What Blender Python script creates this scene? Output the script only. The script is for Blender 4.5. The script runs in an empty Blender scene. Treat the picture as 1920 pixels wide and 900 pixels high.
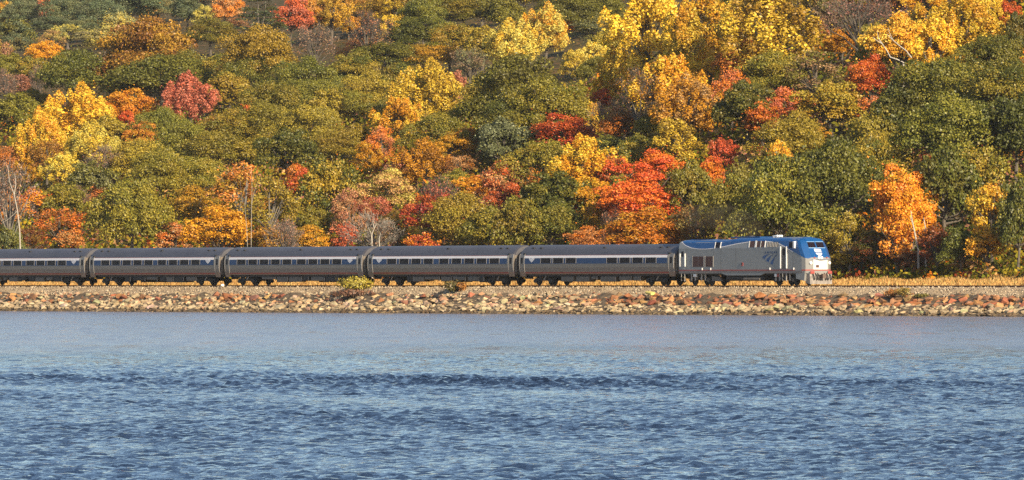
import bpy, math, random
import numpy as np
from mathutils import Vector, Matrix

# ------------------------------------------------------------------ camera, sky, sun
S = bpy.context.scene
C = S.collection
F = 13900.0            # focal length in photograph pixels (1920 wide)
HOR = 508.0            # horizon row
ROLL = 0.0026
CAM_H = 4.05
cam_d = bpy.data.cameras.new('camera')
cam = bpy.data.objects.new('camera', cam_d); C.objects.link(cam)
cam_d.sensor_width = 36.0
cam_d.lens = 36.0 * F / 1920.0
cam_d.shift_y = (HOR - 450.0) / 1920.0
cam_d.clip_start = 1.0
cam_d.clip_end = 20000.0
cam.location = (0, 0, CAM_H)
cam.rotation_euler = (math.radians(90), ROLL, 0)
S.camera = cam

SUN_EL = math.radians(24)
SUN_VEC = Vector((0.52 * math.cos(SUN_EL), -0.854 * math.cos(SUN_EL), math.sin(SUN_EL))).normalized()
W = bpy.data.worlds.new('World'); S.world = W; W.use_nodes = True
wn = W.node_tree.nodes; wl = W.node_tree.links
bg = wn['Background']
sky = wn.new('ShaderNodeTexSky'); sky.sky_type = 'NISHITA'; sky.sun_disc = False
sky.sun_elevation = SUN_EL
sky.sun_rotation = math.atan2(SUN_VEC.x, SUN_VEC.y)
sky.air_density = 1.0; sky.dust_density = 1.0; sky.ozone_density = 2.0
wl.new(sky.outputs[0], bg.inputs[0]); bg.inputs[1].default_value = 0.09
sun_d = bpy.data.lights.new('sun', 'SUN'); sun_d.energy = 4.6; sun_d.angle = math.radians(0.5)
sun_d.color = (1.0, 0.85, 0.60)
sun = bpy.data.objects.new('sun', sun_d); C.objects.link(sun)
sun.rotation_euler = (-SUN_VEC).to_track_quat('-Z', 'Y').to_euler()
sun.location = SUN_VEC * 300
S.view_settings.view_transform = 'Standard'; S.view_settings.look = 'None'
S.view_settings.gamma = 1.0; S.view_settings.use_curve_mapping = False
S.view_settings.exposure = 1.02
S.cycles.use_denoising = False
S.cycles.max_bounces = 5; S.cycles.diffuse_bounces = 2; S.cycles.glossy_bounces = 3
S.cycles.transmission_bounces = 2; S.cycles.transparent_max_bounces = 4
S.cycles.caustics_reflective = False; S.cycles.caustics_refractive = False

rng = np.random.default_rng(7)
random.seed(7)

# ------------------------------------------------------------------ layout of the place
P0 = np.array([9.15, 700.0])             # middle of the first coach
T = np.array([0.574, -0.819]); T /= np.linalg.norm(T)     # along the track, toward the locomotive
N = np.array([-T[1], T[0]])                               # across the track, toward the hill
RAIL_Z = 2.665

def at(x, y, d):
    y = y - ROLL * (960 - x)
    return np.array([(x - 960) / F * d, d, CAM_H - (y - HOR) / F * d])

def up_of(X, Y):
    r = np.stack([np.asarray(X, float) - P0[0], np.asarray(Y, float) - P0[1]], -1)
    return r @ T, r @ N

def xy_of(u, p):
    return (P0[0] + u * T[0] + p * N[0], P0[1] + u * T[1] + p * N[1])

def smooth(a, b, x):
    t = np.clip((np.asarray(x, float) - a) / (b - a), 0, 1)
    return t * t * (3 - 2 * t)

def wob(a, b, seed=0.0):
    a = np.asarray(a, float); b = np.asarray(b, float)
    return (np.sin(a * 1.0 + 1.3 + seed) * np.cos(b * 0.8 + seed * 2) + 0.5 * np.sin(a * 2.3 + b * 1.7 + seed * 3)
            + 0.3 * np.sin(a * 4.1 - b * 3.3 + seed))

BANK_P = [-40, -12, -9.2, -8.4, -7.6, -6.2, -5.4, -4.2, -3.7, -2.1, -1.7, 1.9, 2.6, 5, 12]
BANK_Z = [-3.0, -1.2, -0.25, 0.08, 0.35, 0.80, 1.02, 1.55, 1.72, 2.44, 2.50, 2.50, 2.38, 2.5, 3.0]

def ground(u, p):
    u = np.asarray(u, float); p = np.asarray(p, float)
    base = np.interp(p, BANK_P, BANK_Z)
    s = 0.21 + 0.22 * smooth(-210, 0, u)
    q = np.maximum(p - 12, 0)
    hill = s * (q - 6 * (1 - np.exp(-q / 6.0)) * 0.8)
    hill = 120.0 * (1 - np.exp(-hill / 120.0))
    und = wob(u / 17.0, p / 14.0, 1.0) * 0.9 * smooth(14, 40, p)
    return base + hill + und

# ------------------------------------------------------------------ helpers
def mat(name, color=(0.5, 0.5, 0.5), rough=0.6, metal=0.0, noise=0.0, scale=3.0, bump=0.0, spec=0.5, coat=0.0, stretch=None):
    m = bpy.data.materials.new(name); m.use_nodes = True
    nt = m.node_tree; n = nt.nodes; l = nt.links
    b = n['Principled BSDF']
    b.inputs['Base Color'].default_value = (*color, 1)
    b.inputs['Roughness'].default_value = rough
    b.inputs['Metallic'].default_value = metal
    b.inputs['Specular IOR Level'].default_value = spec
    if noise or bump:
        tc = n.new('ShaderNodeTexCoord'); mp = n.new('ShaderNodeMapping')
        l.new(tc.outputs['Object'], mp.inputs[0])
        if stretch: mp.inputs['Scale'].default_value = stretch
        tx = n.new('ShaderNodeTexNoise'); tx.inputs['Scale'].default_value = scale; tx.inputs['Detail'].default_value = 5
        l.new(mp.outputs[0], tx.inputs['Vector'])
        if noise:
            r = n.new('ShaderNodeMapRange'); r.inputs['From Min'].default_value = 0.3; r.inputs['From Max'].default_value = 0.7
            r.inputs['To Min'].default_value = 1 - noise; r.inputs['To Max'].default_value = 1 + noise
            l.new(tx.outputs['Fac'], r.inputs[0])
            mx = n.new('ShaderNodeVectorMath'); mx.operation = 'SCALE'
            mx.inputs[0].default_value = color
            l.new(r.outputs[0], mx.inputs['Scale'])
            l.new(mx.outputs[0], b.inputs['Base Color'])
        if bump:
            bp = n.new('ShaderNodeBump'); bp.inputs['Strength'].default_value = 1.0; bp.inputs['Distance'].default_value = bump
            l.new(tx.outputs['Fac'], bp.inputs['Height']); l.new(bp.outputs[0], b.inputs['Normal'])
    return m

def mesh_np(name, v, f, material=None, smooth_=False):
    """v (n,3); f (m,k) with constant k or list of lists"""
    me = bpy.data.meshes.new(name)
    v = np.asarray(v, np.float32)
    me.vertices.add(len(v)); me.vertices.foreach_set('co', v.ravel())
    if isinstance(f, np.ndarray):
        m, k = f.shape
        me.loops.add(m * k); me.loops.foreach_set('vertex_index', f.astype(np.int32).ravel())
        me.polygons.add(m)
        me.polygons.foreach_set('loop_start', np.arange(0, m * k, k, dtype=np.int32))
        me.polygons.foreach_set('loop_total', np.full(m, k, np.int32))
    else:
        me = bpy.data.meshes.new(name)
        me.from_pydata([tuple(q) for q in v.tolist()], [], [list(q) for q in f])
    me.update(calc_edges=True)
    if smooth_:
        me.polygons.foreach_set('use_smooth', np.ones(len(me.polygons), bool))
    if material: me.materials.append(material)
    return me

def link(name, me, parent=None):
    o = bpy.data.objects.new(name, me); C.objects.link(o)
    if parent is not None: o.parent = parent
    return o

def tag(o, label=None, cat=None, group=None, kind=None):
    if label: o['label'] = label
    if cat: o['category'] = cat
    if group: o['group'] = group
    if kind: o['kind'] = kind
    return o

def thing(name, label, cat, loc=(0, 0, 0), rz=0.0, group=None):
    o = bpy.data.objects.new(name, None); C.objects.link(o)
    o.location = loc; o.rotation_euler = (0, 0, rz); o.empty_display_size = 0.5
    return tag(o, label, cat, group)

class MB:
    def __init__(s): s.v = []; s.f = []
    def add(s, v, f):
        k = len(s.v); s.v += [tuple(q) for q in v]; s.f += [[i + k for i in q] for q in f]; return s
    def box(s, x0, x1, y0, y1, z0, z1, ch=0.0):
        if ch <= 0:
            v = [(x, y, z) for x in (x0, x1) for y in (y0, y1) for z in (z0, z1)]
            return s.add(v, [(0, 1, 3, 2), (4, 6, 7, 5), (0, 4, 5, 1), (2, 3, 7, 6), (0, 2, 6, 4), (1, 5, 7, 3)])
        # chamfer the long edges: octagon section in y,z along x
        sec = [(y0 + ch, z0), (y1 - ch, z0), (y1, z0 + ch), (y1, z1 - ch), (y1 - ch, z1), (y0 + ch, z1), (y0, z1 - ch), (y0, z0 + ch)]
        return s.prism_x(sec, x0, x1)
    def prism_x(s, sec, x0, x1):
        n = len(sec)
        v = [(x0, y, z) for y, z in sec] + [(x1, y, z) for y, z in sec]
        f = [(i, (i + 1) % n, n + (i + 1) % n, n + i) for i in range(n)]
        f += [tuple(reversed(range(n))), tuple(range(n, 2 * n))]
        return s.add(v, f)
    def prism_y(s, sec, y0, y1):
        n = len(sec)
        v = [(x, y0, z) for x, z in sec] + [(x, y1, z) for x, z in sec]
        f = [(i, (i + 1) % n, n + (i + 1) % n, n + i) for i in range(n)]
        f += [tuple(reversed(range(n))), tuple(range(n, 2 * n))]
        return s.add(v, f)
    def cyl(s, a, b, r, n=10, r2=None):
        a = Vector(a); b = Vector(b); d = (b - a).normalized()
        q = d.orthogonal().normalized(); w = d.cross(q); r2 = r if r2 is None else r2
        v = []
        for c, rr in ((a, r), (b, r2)):
            v += [c + (q * math.cos(2 * math.pi * i / n) + w * math.sin(2 * math.pi * i / n)) * rr for i in range(n)]
        f = [(i, (i + 1) % n, n + (i + 1) % n, n + i) for i in range(n)]
        f += [tuple(reversed(range(n))), tuple(range(n, 2 * n))]
        return s.add(v, f)
    def tube(s, pts, r, n=6):
        pts = [Vector(p) for p in pts]; v = []; f = []
        for i, p in enumerate(pts):
            d = (pts[min(i + 1, len(pts) - 1)] - pts[max(i - 1, 0)]).normalized()
            q = d.cross(Vector((.3, .93, .2))).normalized(); w = d.cross(q)
            v += [p + (q * math.cos(2 * math.pi * k / n) + w * math.sin(2 * math.pi * k / n)) * r for k in range(n)]
        for i in range(len(pts) - 1): f += [(i * n + k, i * n + (k + 1) % n, (i + 1) * n + (k + 1) % n, (i + 1) * n + k) for k in range(n)]
        f += [tuple(reversed(range(n))), tuple(range((len(pts) - 1) * n, len(pts) * n))]
        return s.add(v, f)
    def lathe_y(s, x, z, prof, n=20):
        v = []; f = []
        for r, y in prof: v += [(x + r * math.cos(2 * math.pi * k / n), y, z + r * math.sin(2 * math.pi * k / n)) for k in range(n)]
        for i in range(len(prof) - 1): f += [(i * n + k, i * n + (k + 1) % n, (i + 1) * n + (k + 1) % n, (i + 1) * n + k) for k in range(n)]
        f += [tuple(reversed(range(n))), tuple(range((len(prof) - 1) * n, len(prof) * n))]
        return s.add(v, f)
    def build(s, name, m, parent=None, sm=False):
        # a piece that is there on both flanks becomes one object on each
        my = [sum(s.v[i][1] for i in q) / len(q) for q in s.f]
        if my and min(my) < -.4 and max(my) > .4 and min(abs(a) for a in my) > .4:
            out = []
            for sg in (-1, 1):
                b = MB(); ids = sorted({i for q, a in zip(s.f, my) if a * sg > 0 for i in q}); mp = {i: k for k, i in enumerate(ids)}
                b.add([s.v[i] for i in ids], [[mp[i] for i in q] for q, a in zip(s.f, my) if a * sg > 0])
                out.append(b.build(name, m, parent, sm))
            return out[0]
        me = bpy.data.meshes.new(name); me.from_pydata(s.v, [], s.f); me.update()
        if sm: me.polygons.foreach_set('use_smooth', np.ones(len(me.polygons), bool))
        me.materials.append(m)
        return link(name, me, parent)

def copy_tree(o, parent=None):
    c = o.copy(); C.objects.link(c)
    if parent is not None: c.parent = parent
    for ch in list(o.children): copy_tree(ch, c)
    return c

# ------------------------------------------------------------------ terrain and water
def grid_faces(nu, nv):
    i = np.arange(nu - 1)[:, None] * nv + np.arange(nv - 1)[None, :]
    i = i.ravel()
    return np.stack([i, i + nv, i + nv + 1, i + 1], -1)

def terrain_material():
    m = bpy.data.materials.new('forest_floor'); m.use_nodes = True
    nt = m.node_tree; n = nt.nodes; l = nt.links; b = n['Principled BSDF']
    b.inputs['Roughness'].default_value = 0.95; b.inputs['Specular IOR Level'].default_value = 0.1
    tc = n.new('ShaderNodeTexCoord')
    tx = n.new('ShaderNodeTexNoise'); tx.inputs['Scale'].default_value = 0.9; tx.inputs['Detail'].default_value = 8
    l.new(tc.outputs['Object'], tx.inputs['Vector'])
    cr = n.new('ShaderNodeValToRGB'); e = cr.color_ramp.elements
    e[0].position = 0.3; e[0].color = (0.035, 0.03, 0.012, 1); e[1].position = 0.7; e[1].color = (0.16, 0.075, 0.03, 1)
    k = e.new(0.5); k.color = (0.07, 0.055, 0.018, 1)
    l.new(tx.outputs['Fac'], cr.inputs[0]); l.new(cr.outputs[0], b.inputs['Base Color'])
    bp = n.new('ShaderNodeBump'); bp.inputs['Distance'].default_value = 0.3
    l.new(tx.outputs['Fac'], bp.inputs['Height']); l.new(bp.outputs[0], b.inputs['Normal'])
    return m

# hillside: from the grass strip up and away, far past the top of the frame
us = np.concatenate([np.linspace(-2500, -420, 14)[:-1], np.arange(-420, 160, 4.0), np.linspace(160, 1500, 12)])
ps = np.concatenate([np.arange(11.0, 220, 3.0), np.linspace(220, 3000, 24)])
U, Pp = np.meshgrid(us, ps, indexing='ij')
X, Y = xy_of(U, Pp); Z = ground(U, Pp)
hill = link('hillside', mesh_np('hillside', np.stack([X, Y, Z], -1).reshape(-1, 3), grid_faces(len(us), len(ps)), terrain_material(), True))
tag(hill, kind='structure')

# track bed: grass margin, ballast and the slope beneath the rocks
def bed_material():
    m = bpy.data.materials.new('ballast_gravel'); m.use_nodes = True
    nt = m.node_tree; n = nt.nodes; l = nt.links; b = n['Principled BSDF']
    b.inputs['Roughness'].default_value = 0.95; b.inputs['Specular IOR Level'].default_value = 0.15
    tc = n.new('ShaderNodeTexCoord')
    a = n.new('ShaderNodeTexNoise'); a.inputs['Scale'].default_value = 5.5; a.inputs['Detail'].default_value = 4; a.inputs['Roughness'].default_value = 0.75
    c = n.new('ShaderNodeTexNoise'); c.inputs['Scale'].default_value = 0.35; c.inputs['Detail'].default_value = 5
    l.new(tc.outputs['Object'], a.inputs['Vector']); l.new(tc.outputs['Object'], c.inputs['Vector'])
    cr = n.new('ShaderNodeValToRGB'); e = cr.color_ramp.elements
    e[0].position = 0.3; e[0].color = (0.17, 0.125, 0.082, 1); e[1].position = 0.72; e[1].color = (0.60, 0.46, 0.31, 1)
    k = e.new(0.5); k.color = (0.38, 0.29, 0.195, 1)
    l.new(a.outputs['Fac'], cr.inputs[0])
    cr2 = n.new('ShaderNodeValToRGB'); e = cr2.color_ramp.elements
    e[0].position = 0.35; e[0].color = (0.85, 0.78, 0.70, 1); e[1].position = 0.65; e[1].color = (1.15, 1.1, 1.0, 1)
    l.new(c.outputs['Fac'], cr2.inputs[0])
    mx = n.new('ShaderNodeMix'); mx.data_type = 'RGBA'; mx.blend_type = 'MULTIPLY'; mx.inputs[0].default_value = 1
    l.new(cr.outputs[0], mx.inputs[6]); l.new(cr2.outputs[0], mx.inputs[7]); l.new(mx.outputs[2], b.inputs['Base Color'])
    bp = n.new('ShaderNodeBump'); bp.inputs['Distance'].default_value = 0.12
    l.new(a.outputs['Fac'], bp.inputs['Height']); l.new(bp.outputs[0], b.inputs['Normal'])
    return m
def straw_material():
    return mat('straw_ground', (0.42, 0.25, 0.08), 0.95, noise=0.45, scale=1.5, bump=0.1, spec=0.1)
us = np.concatenate([np.linspace(-1500, -170, 10)[:-1], np.arange(-170, 110, 0.8), np.linspace(110, 900, 8)])
def bed_part(ps, name, m):
    U, Pp = np.meshgrid(us, ps, indexing='ij')
    jit = 0.10 * wob(U * 1.9, Pp * 2.5, 4.0) * smooth(-1.9, -2.6, Pp) + 0.12 * wob(U * 0.35, Pp * 0.4, 2.0) * smooth(-2.6, -3.6, Pp)
    X, Y = xy_of(U, Pp)
    o = link(name, mesh_np(name, np.stack([X, Y, ground(U, Pp) + jit], -1).reshape(-1, 3), grid_faces(len(us), len(ps)), m, True))
    return tag(o, kind='structure')
BED = bed_material()
bed_part(np.linspace(-3.6, 2.1, 20), 'track_bed', BED)
bank = bed_part(np.concatenate([np.linspace(-40, -9.6, 6), np.linspace(-9.3, -3.6, 20)]), 'riprap_bank', mat('bank_earth', (0.12, 0.088, 0.058), 0.95, noise=0.4, scale=2.0, bump=0.1, spec=0.1))  # earth colour darkened to give shaded gaps between the rocks
ps = np.arange(2.0, 13.1, 0.5); U, Pp = np.meshgrid(us, ps, indexing='ij'); X, Y = xy_of(U, Pp)
tag(link('grass_verge', mesh_np('grass_verge', np.stack([X, Y, ground(U, Pp) + 0.015], -1).reshape(-1, 3), grid_faces(len(us), len(ps)), straw_material(), True)), kind='structure')

ROUGHMAX = 0.20
def water_material():
    m = bpy.data.materials.new('river_water'); m.use_nodes = True
    nt = m.node_tree; n = nt.nodes; l = nt.links; b = n['Principled BSDF']
    b.inputs['IOR'].default_value = 1.33; b.inputs['Roughness'].default_value = 0.06
    b.inputs['Specular IOR Level'].default_value = 0.5
    tc = n.new('ShaderNodeTexCoord'); mp = n.new('ShaderNodeMapping'); mp.inputs['Scale'].default_value = (1.0, 0.5, 1.0)
    l.new(tc.outputs['Object'], mp.inputs[0])
    a = n.new('ShaderNodeTexNoise'); a.inputs['Scale'].default_value = 4.5; a.inputs['Detail'].default_value = 4; a.inputs['Roughness'].default_value = 0.65
    l.new(mp.outputs[0], a.inputs['Vector'])
    bp = n.new('ShaderNodeBump'); bp.inputs['Distance'].default_value = 0.16; bp.inputs['Strength'].default_value = 1.0
    l.new(a.outputs['Fac'], bp.inputs['Height']); l.new(bp.outputs[0], b.inputs['Normal'])
    # silt in the water: browner over the far streak
    at_ = n.new('ShaderNodeAttribute'); at_.attribute_name = 'silt'
    mx = n.new('ShaderNodeMix'); mx.data_type = 'RGBA'
    mx.inputs[6].default_value = (0.015, 0.028, 0.060, 1); mx.inputs[7].default_value = (0.17, 0.13, 0.11, 1)
    l.new(at_.outputs['Fac'], mx.inputs[0])
    a3 = n.new('ShaderNodeAttribute'); a3.attribute_name = 'fine_chop'     # wavelets too small to model one by one
    m3 = n.new('ShaderNodeMapRange'); m3.inputs['To Min'].default_value = 0.06; m3.inputs['To Max'].default_value = ROUGHMAX
    l.new(a3.outputs['Fac'], m3.inputs[0])
    # cat's paws: streaks of finer and coarser chop
    mq = n.new('ShaderNodeMapping'); mq.inputs['Scale'].default_value = (0.55, 0.05, 1.0); l.new(tc.outputs['Object'], mq.inputs[0])
    tq = n.new('ShaderNodeTexNoise'); tq.inputs['Scale'].default_value = 1.0; tq.inputs['Detail'].default_value = 6; tq.inputs['Roughness'].default_value = .7; l.new(mq.outputs[0], tq.inputs['Vector'])
    mr_ = n.new('ShaderNodeMapRange'); mr_.inputs['From Min'].default_value = .35; mr_.inputs['From Max'].default_value = .68; mr_.inputs['To Min'].default_value = .55; mr_.inputs['To Max'].default_value = 1.7
    l.new(tq.outputs['Fac'], mr_.inputs[0])
    mm = n.new('ShaderNodeMath'); mm.operation = 'MULTIPLY'; l.new(m3.outputs[0], mm.inputs[0]); l.new(mr_.outputs[0], mm.inputs[1]); l.new(mm.outputs[0], b.inputs['Roughness'])
    a2 = n.new('ShaderNodeAttribute'); a2.attribute_name = 'sky_sheen'
    m2 = n.new('ShaderNodeMix'); m2.data_type = 'RGBA'; m2.inputs[7].default_value = (0.30, 0.31, 0.38, 1)  # far water paled: sky reflection put into the base colour, some turbidity too
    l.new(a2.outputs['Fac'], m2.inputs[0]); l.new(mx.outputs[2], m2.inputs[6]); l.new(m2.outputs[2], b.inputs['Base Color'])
    return m

def axis(parts):
    out = []
    for a, b, h in parts: out.append(np.arange(a, b, h))
    return np.unique(np.round(np.concatenate(out), 3))
xs = np.concatenate([np.linspace(-3000, -96, 10)[:-1], np.arange(-96, -38, 1.6), np.arange(-38, -19, 0.4), np.arange(-19, 19, 0.145), np.arange(19, 38, 0.4), np.arange(38, 90, 1.6), np.linspace(90, 3000, 10)])
yy = [138.0]
while yy[-1] < 790:
    yy.append(yy[-1] + 0.145 + 0.95 * float(smooth(215, 560, yy[-1])))
ys = np.concatenate([np.linspace(-900, 130, 10), np.array(yy), np.linspace(830, 2500, 6)])
Xg, Yg = np.meshgrid(xs, ys, indexing='ij')
rw = np.random.default_rng(3)
Zg = np.zeros_like(Xg); Zs = np.zeros_like(Xg)
for k in range(54):
    lam = 0.30 * (1.05 / 0.30) ** (k / 53.0)
    ang = math.radians(78 + rw.normal(0, 38))
    kx, ky = 2 * math.pi / lam * math.cos(ang), 2 * math.pi / lam * math.sin(ang)
    amp = 0.0072 * lam ** 0.66
    fade = np.clip(1.5 - 0.0022 * (Yg - 150) / lam * .8, 0, 1)
    ph = rw.uniform(0, 6.28)
    w = amp * np.sin(kx * Xg + ky * Yg + ph + 0.8 * np.sin(0.07 * Xg + k) + 0.7 * np.sin(0.045 * Yg + 2 * k)) * fade
    Zg += w
    if lam < 1.0: Zs += w
gust = 0.9 + 0.42 * wob(Xg / 5.0, Yg / 9.0, 0.5) * 0.6 + .25 * wob(Xg / 1.9, Yg / 5.0, 2.5) * .6
yv = Yg + 6 * np.sin(Xg / 23.0) + 3 * np.sin(Xg / 9.0 + 1)
calm = smooth(355, 400, yv)                       # smoother water under the far bank
rough_band = np.exp(-((yv - 272) / 17.0) ** 2)
amp = gust * (0.74 + 0.30 * smooth(245, 190, Yg)) * (1 - 0.45 * calm) * (1 + 1.5 * rough_band)
edge = smooth(790, 700, Yg) * smooth(120, 135, Yg) * smooth(95, 88, np.abs(Xg))
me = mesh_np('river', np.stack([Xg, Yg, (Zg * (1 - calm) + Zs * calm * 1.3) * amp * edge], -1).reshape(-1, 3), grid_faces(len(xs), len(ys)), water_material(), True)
silt = 0.5 * np.exp(-((yv - 372 + 6 * np.sin(Xg / 7.0)) / 13.0) ** 2) * (0.6 + 0.4 * np.sin(Xg / 5.0 + 1)) 
a3_ = me.attributes.new('fine_chop', 'FLOAT', 'POINT'); a3_.data.foreach_set('value', smooth(290, 440, yv + 12 * wob(Xg / 11.0, Yg / 30.0, 6.0)).astype(np.float32).ravel())
a2_ = me.attributes.new('sky_sheen', 'FLOAT', 'POINT'); a2_.data.foreach_set('value', (0.45 * smooth(350, 430, yv + 10 * wob(Xg / 8.0, Yg / 25.0, 3.0))).astype(np.float32).ravel())
at_ = me.attributes.new('silt', 'FLOAT', 'POINT'); at_.data.foreach_set('value', np.clip(silt, 0, 1).astype(np.float32).ravel())
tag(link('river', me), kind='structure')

# ------------------------------------------------------------------ rocks of the bank
def rock_mesh(seed, flat=0.75):
    import bmesh
    r = random.Random(seed); bm = bmesh.new()
    for _ in range(12):
        d = Vector((r.gauss(0, 1), r.gauss(0, 1), r.gauss(0, 1))).normalized()
        k = r.uniform(0.72, 1.12)
        bm.verts.new((d.x * k, d.y * k * 0.85, d.z * k * flat))
    res = bmesh.ops.convex_hull(bm, input=bm.verts)
    loose = [e for e in res['geom_interior'] if isinstance(e, bmesh.types.BMVert)]
    bmesh.ops.delete(bm, geom=loose, context='VERTS')
    me = bpy.data.meshes.new('rock'); bm.to_mesh(me); bm.free()
    return me
def stone_mat(name, use_obj):
    m = bpy.data.materials.new(name); m.use_nodes = True
    nt = m.node_tree; n = nt.nodes; l = nt.links; b = n['Principled BSDF']
    b.inputs['Roughness'].default_value = 0.85; b.inputs['Specular IOR Level'].default_value = 0.25
    if use_obj:
        src = n.new('ShaderNodeObjectInfo').outputs['Color']
    else:
        a = n.new('ShaderNodeAttribute'); a.attribute_name = 'stone_col'; src = a.outputs['Color']
    tc = n.new('ShaderNodeTexCoord'); tx = n.new('ShaderNodeTexNoise'); tx.inputs['Scale'].default_value = 2.2; tx.inputs['Detail'].default_value = 6
    geo = n.new('ShaderNodeNewGeometry'); l.new(geo.outputs['Position'], tx.inputs['Vector'])
    r = n.new('ShaderNodeMapRange'); r.inputs['From Min'].default_value = 0.3; r.inputs['From Max'].default_value = 0.7
    r.inputs['To Min'].default_value = 0.65; r.inputs['To Max'].default_value = 1.3; l.new(tx.outputs['Fac'], r.inputs[0])
    mx = n.new('ShaderNodeVectorMath'); mx.operation = 'SCALE'
    l.new(src, mx.inputs[0]); l.new(r.outputs[0], mx.inputs['Scale']); l.new(mx.outputs[0], b.inputs['Base Color'])
    bp = n.new('ShaderNodeBump'); bp.inputs['Distance'].default_value = 0.08
    l.new(tx.outputs['Fac'], bp.inputs['Height']); l.new(bp.outputs[0], b.inputs['Normal'])
    return m
STONE_O = stone_mat('riprap_stone', True); STONE_A = stone_mat('riprap_small_stone', False)
rock_meshes = [rock_mesh(s, random.uniform(0.6, 0.85)) for s in range(14)]
for r_ in rock_meshes: r_.materials.append(STONE_O)
REDS = [(0.27, 0.105, 0.045), (0.21, 0.08, 0.04), (0.31, 0.14, 0.06), (0.17, 0.08, 0.05), (0.36, 0.19, 0.085), (0.24, 0.12, 0.06)]
PALE = [(.34, .255, .15), (.30, .222, .13), (.37, .28, .17), (.25, .185, .115), (.40, .305, .19), (.32, .225, .13)]
PINK = [(0.42, 0.25, 0.15), (0.45, 0.30, 0.20), (0.36, 0.19, 0.10), (0.30, 0.13, 0.07)]
WET = [(0.085, 0.055, 0.032), (0.12, 0.08, 0.045), (0.16, 0.115, 0.065)]
rr = random.Random(11)
cand = []
def redness(u):
    # red stone towards the right and in patches on the left, as the bank shows
    return 0.14 + 0.84 * float(smooth(0, 10, u)) + 0.55 * math.exp(-((u + 56) / 9) ** 2) + 0.55 * math.exp(-((u + 110) / 10) ** 2) + 0.2 * math.exp(-((u + 82) / 6) ** 2)
u = -150.0
while u < 92:
    for row, (p0, zs) in enumerate(((-4.2, 1), (-4.75, 1), (-5.3, 1), (-5.85, 1))):
        if rr.random() < 0.95:
            p = p0 + rr.uniform(-0.35, 0.35); uu = u + rr.uniform(-0.5, 0.5)
            big = rr.random() ** 2
            s = 0.27 + 0.42 * big
            red = rr.random() < redness(uu)
            col = rr.choice(REDS if red else (PALE + PALE + PINK))
            cand.append((s if red else s * 0.85, uu, p, col))
    u += 0.74
u = -150.0
while u < 92:
    for p0 in (-6.35, -6.8, -7.25, -7.7):
        if rr.random() < 0.95:
            s = 0.25 + 0.30 * rr.random() ** 2.5
            cand.append((s, u + rr.uniform(-0.4, 0.4), p0 + rr.uniform(-0.3, 0.3), rr.choice(PALE)))
    for p0 in (-8.05, -8.35, -8.7):
        if rr.random() < 0.9:
            cand.append((0.2 + 0.12 * rr.random(), u + rr.uniform(-0.4, 0.4), p0 + rr.uniform(-0.2, 0.2), rr.choice(WET)))
    for p0 in (-3.5, -3.9):
        if rr.random() < 0.5 + 0.4 * (redness(u) < 0.4):
            cand.append((0.13 + 0.2 * rr.random() ** 2, u + rr.uniform(-0.4, 0.4), p0 + rr.uniform(-0.3, 0.3), rr.choice(PALE + PINK if redness(u) < 0.5 else REDS + PALE)))
    u += 0.52
inview = lambda c: abs((lambda q: (q[0] / q[1]))(xy_of(c[1], c[2]))) < 0.0715
vis = sorted([c for c in cand if inview(c)], key=lambda c: -c[0])
big, rest = vis[:300], vis[300:] + [c for c in cand if not inview(c)]
def rock_tf(c):
    s, uu, p, col = c
    x, y = xy_of(uu, p)
    rot = Matrix.Rotation(rr.uniform(0, 6.28), 3, 'Z') @ Matrix.Rotation(rr.uniform(-0.5, 0.5), 3, 'X')
    return (float(x), float(y), float(ground(uu, p)) + s * rr.uniform(-0.15, 0.22)), rot, (s * rr.uniform(0.95, 1.35), s * rr.uniform(0.85, 1.1), s * rr.uniform(0.8, 1.1)), col
for c in big:
    loc, rot, sc, col = rock_tf(c)
    o = link('rock', rr.choice(rock_meshes), bank)
    o.location = loc; o.rotation_euler = rot.to_euler(); o.scale = sc; o.color = (*[q * rr.uniform(0.85, 1.15) for q in col], 1)
vv, ff, cc = [], [], []; off = 0
cache = [(np.array([v.co[:] for v in m_.vertices]), [list(p_.vertices) for p_ in m_.polygons]) for m_ in rock_meshes]
for c in rest:
    loc, rot, sc, col = rock_tf(c)
    bv, bf = rr.choice(cache)
    w = (bv * np.array(sc)) @ np.array(rot).T + np.array(loc)
    vv.append(w); ff += [[i + off for i in q] for q in bf]; off += len(bv)
    k = rr.uniform(0.8, 1.2); cc += [(col[0] * k, col[1] * k, col[2] * k, 1)] * len(bv)
me = mesh_np('rock_fill', np.concatenate(vv), ff, STONE_A)
a_ = me.color_attributes.new('stone_col', 'FLOAT_COLOR', 'POINT'); a_.data.foreach_set('color', np.array(cc, np.float32).ravel())
tag(link('rock_fill', me, bank), kind='stuff')

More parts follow.
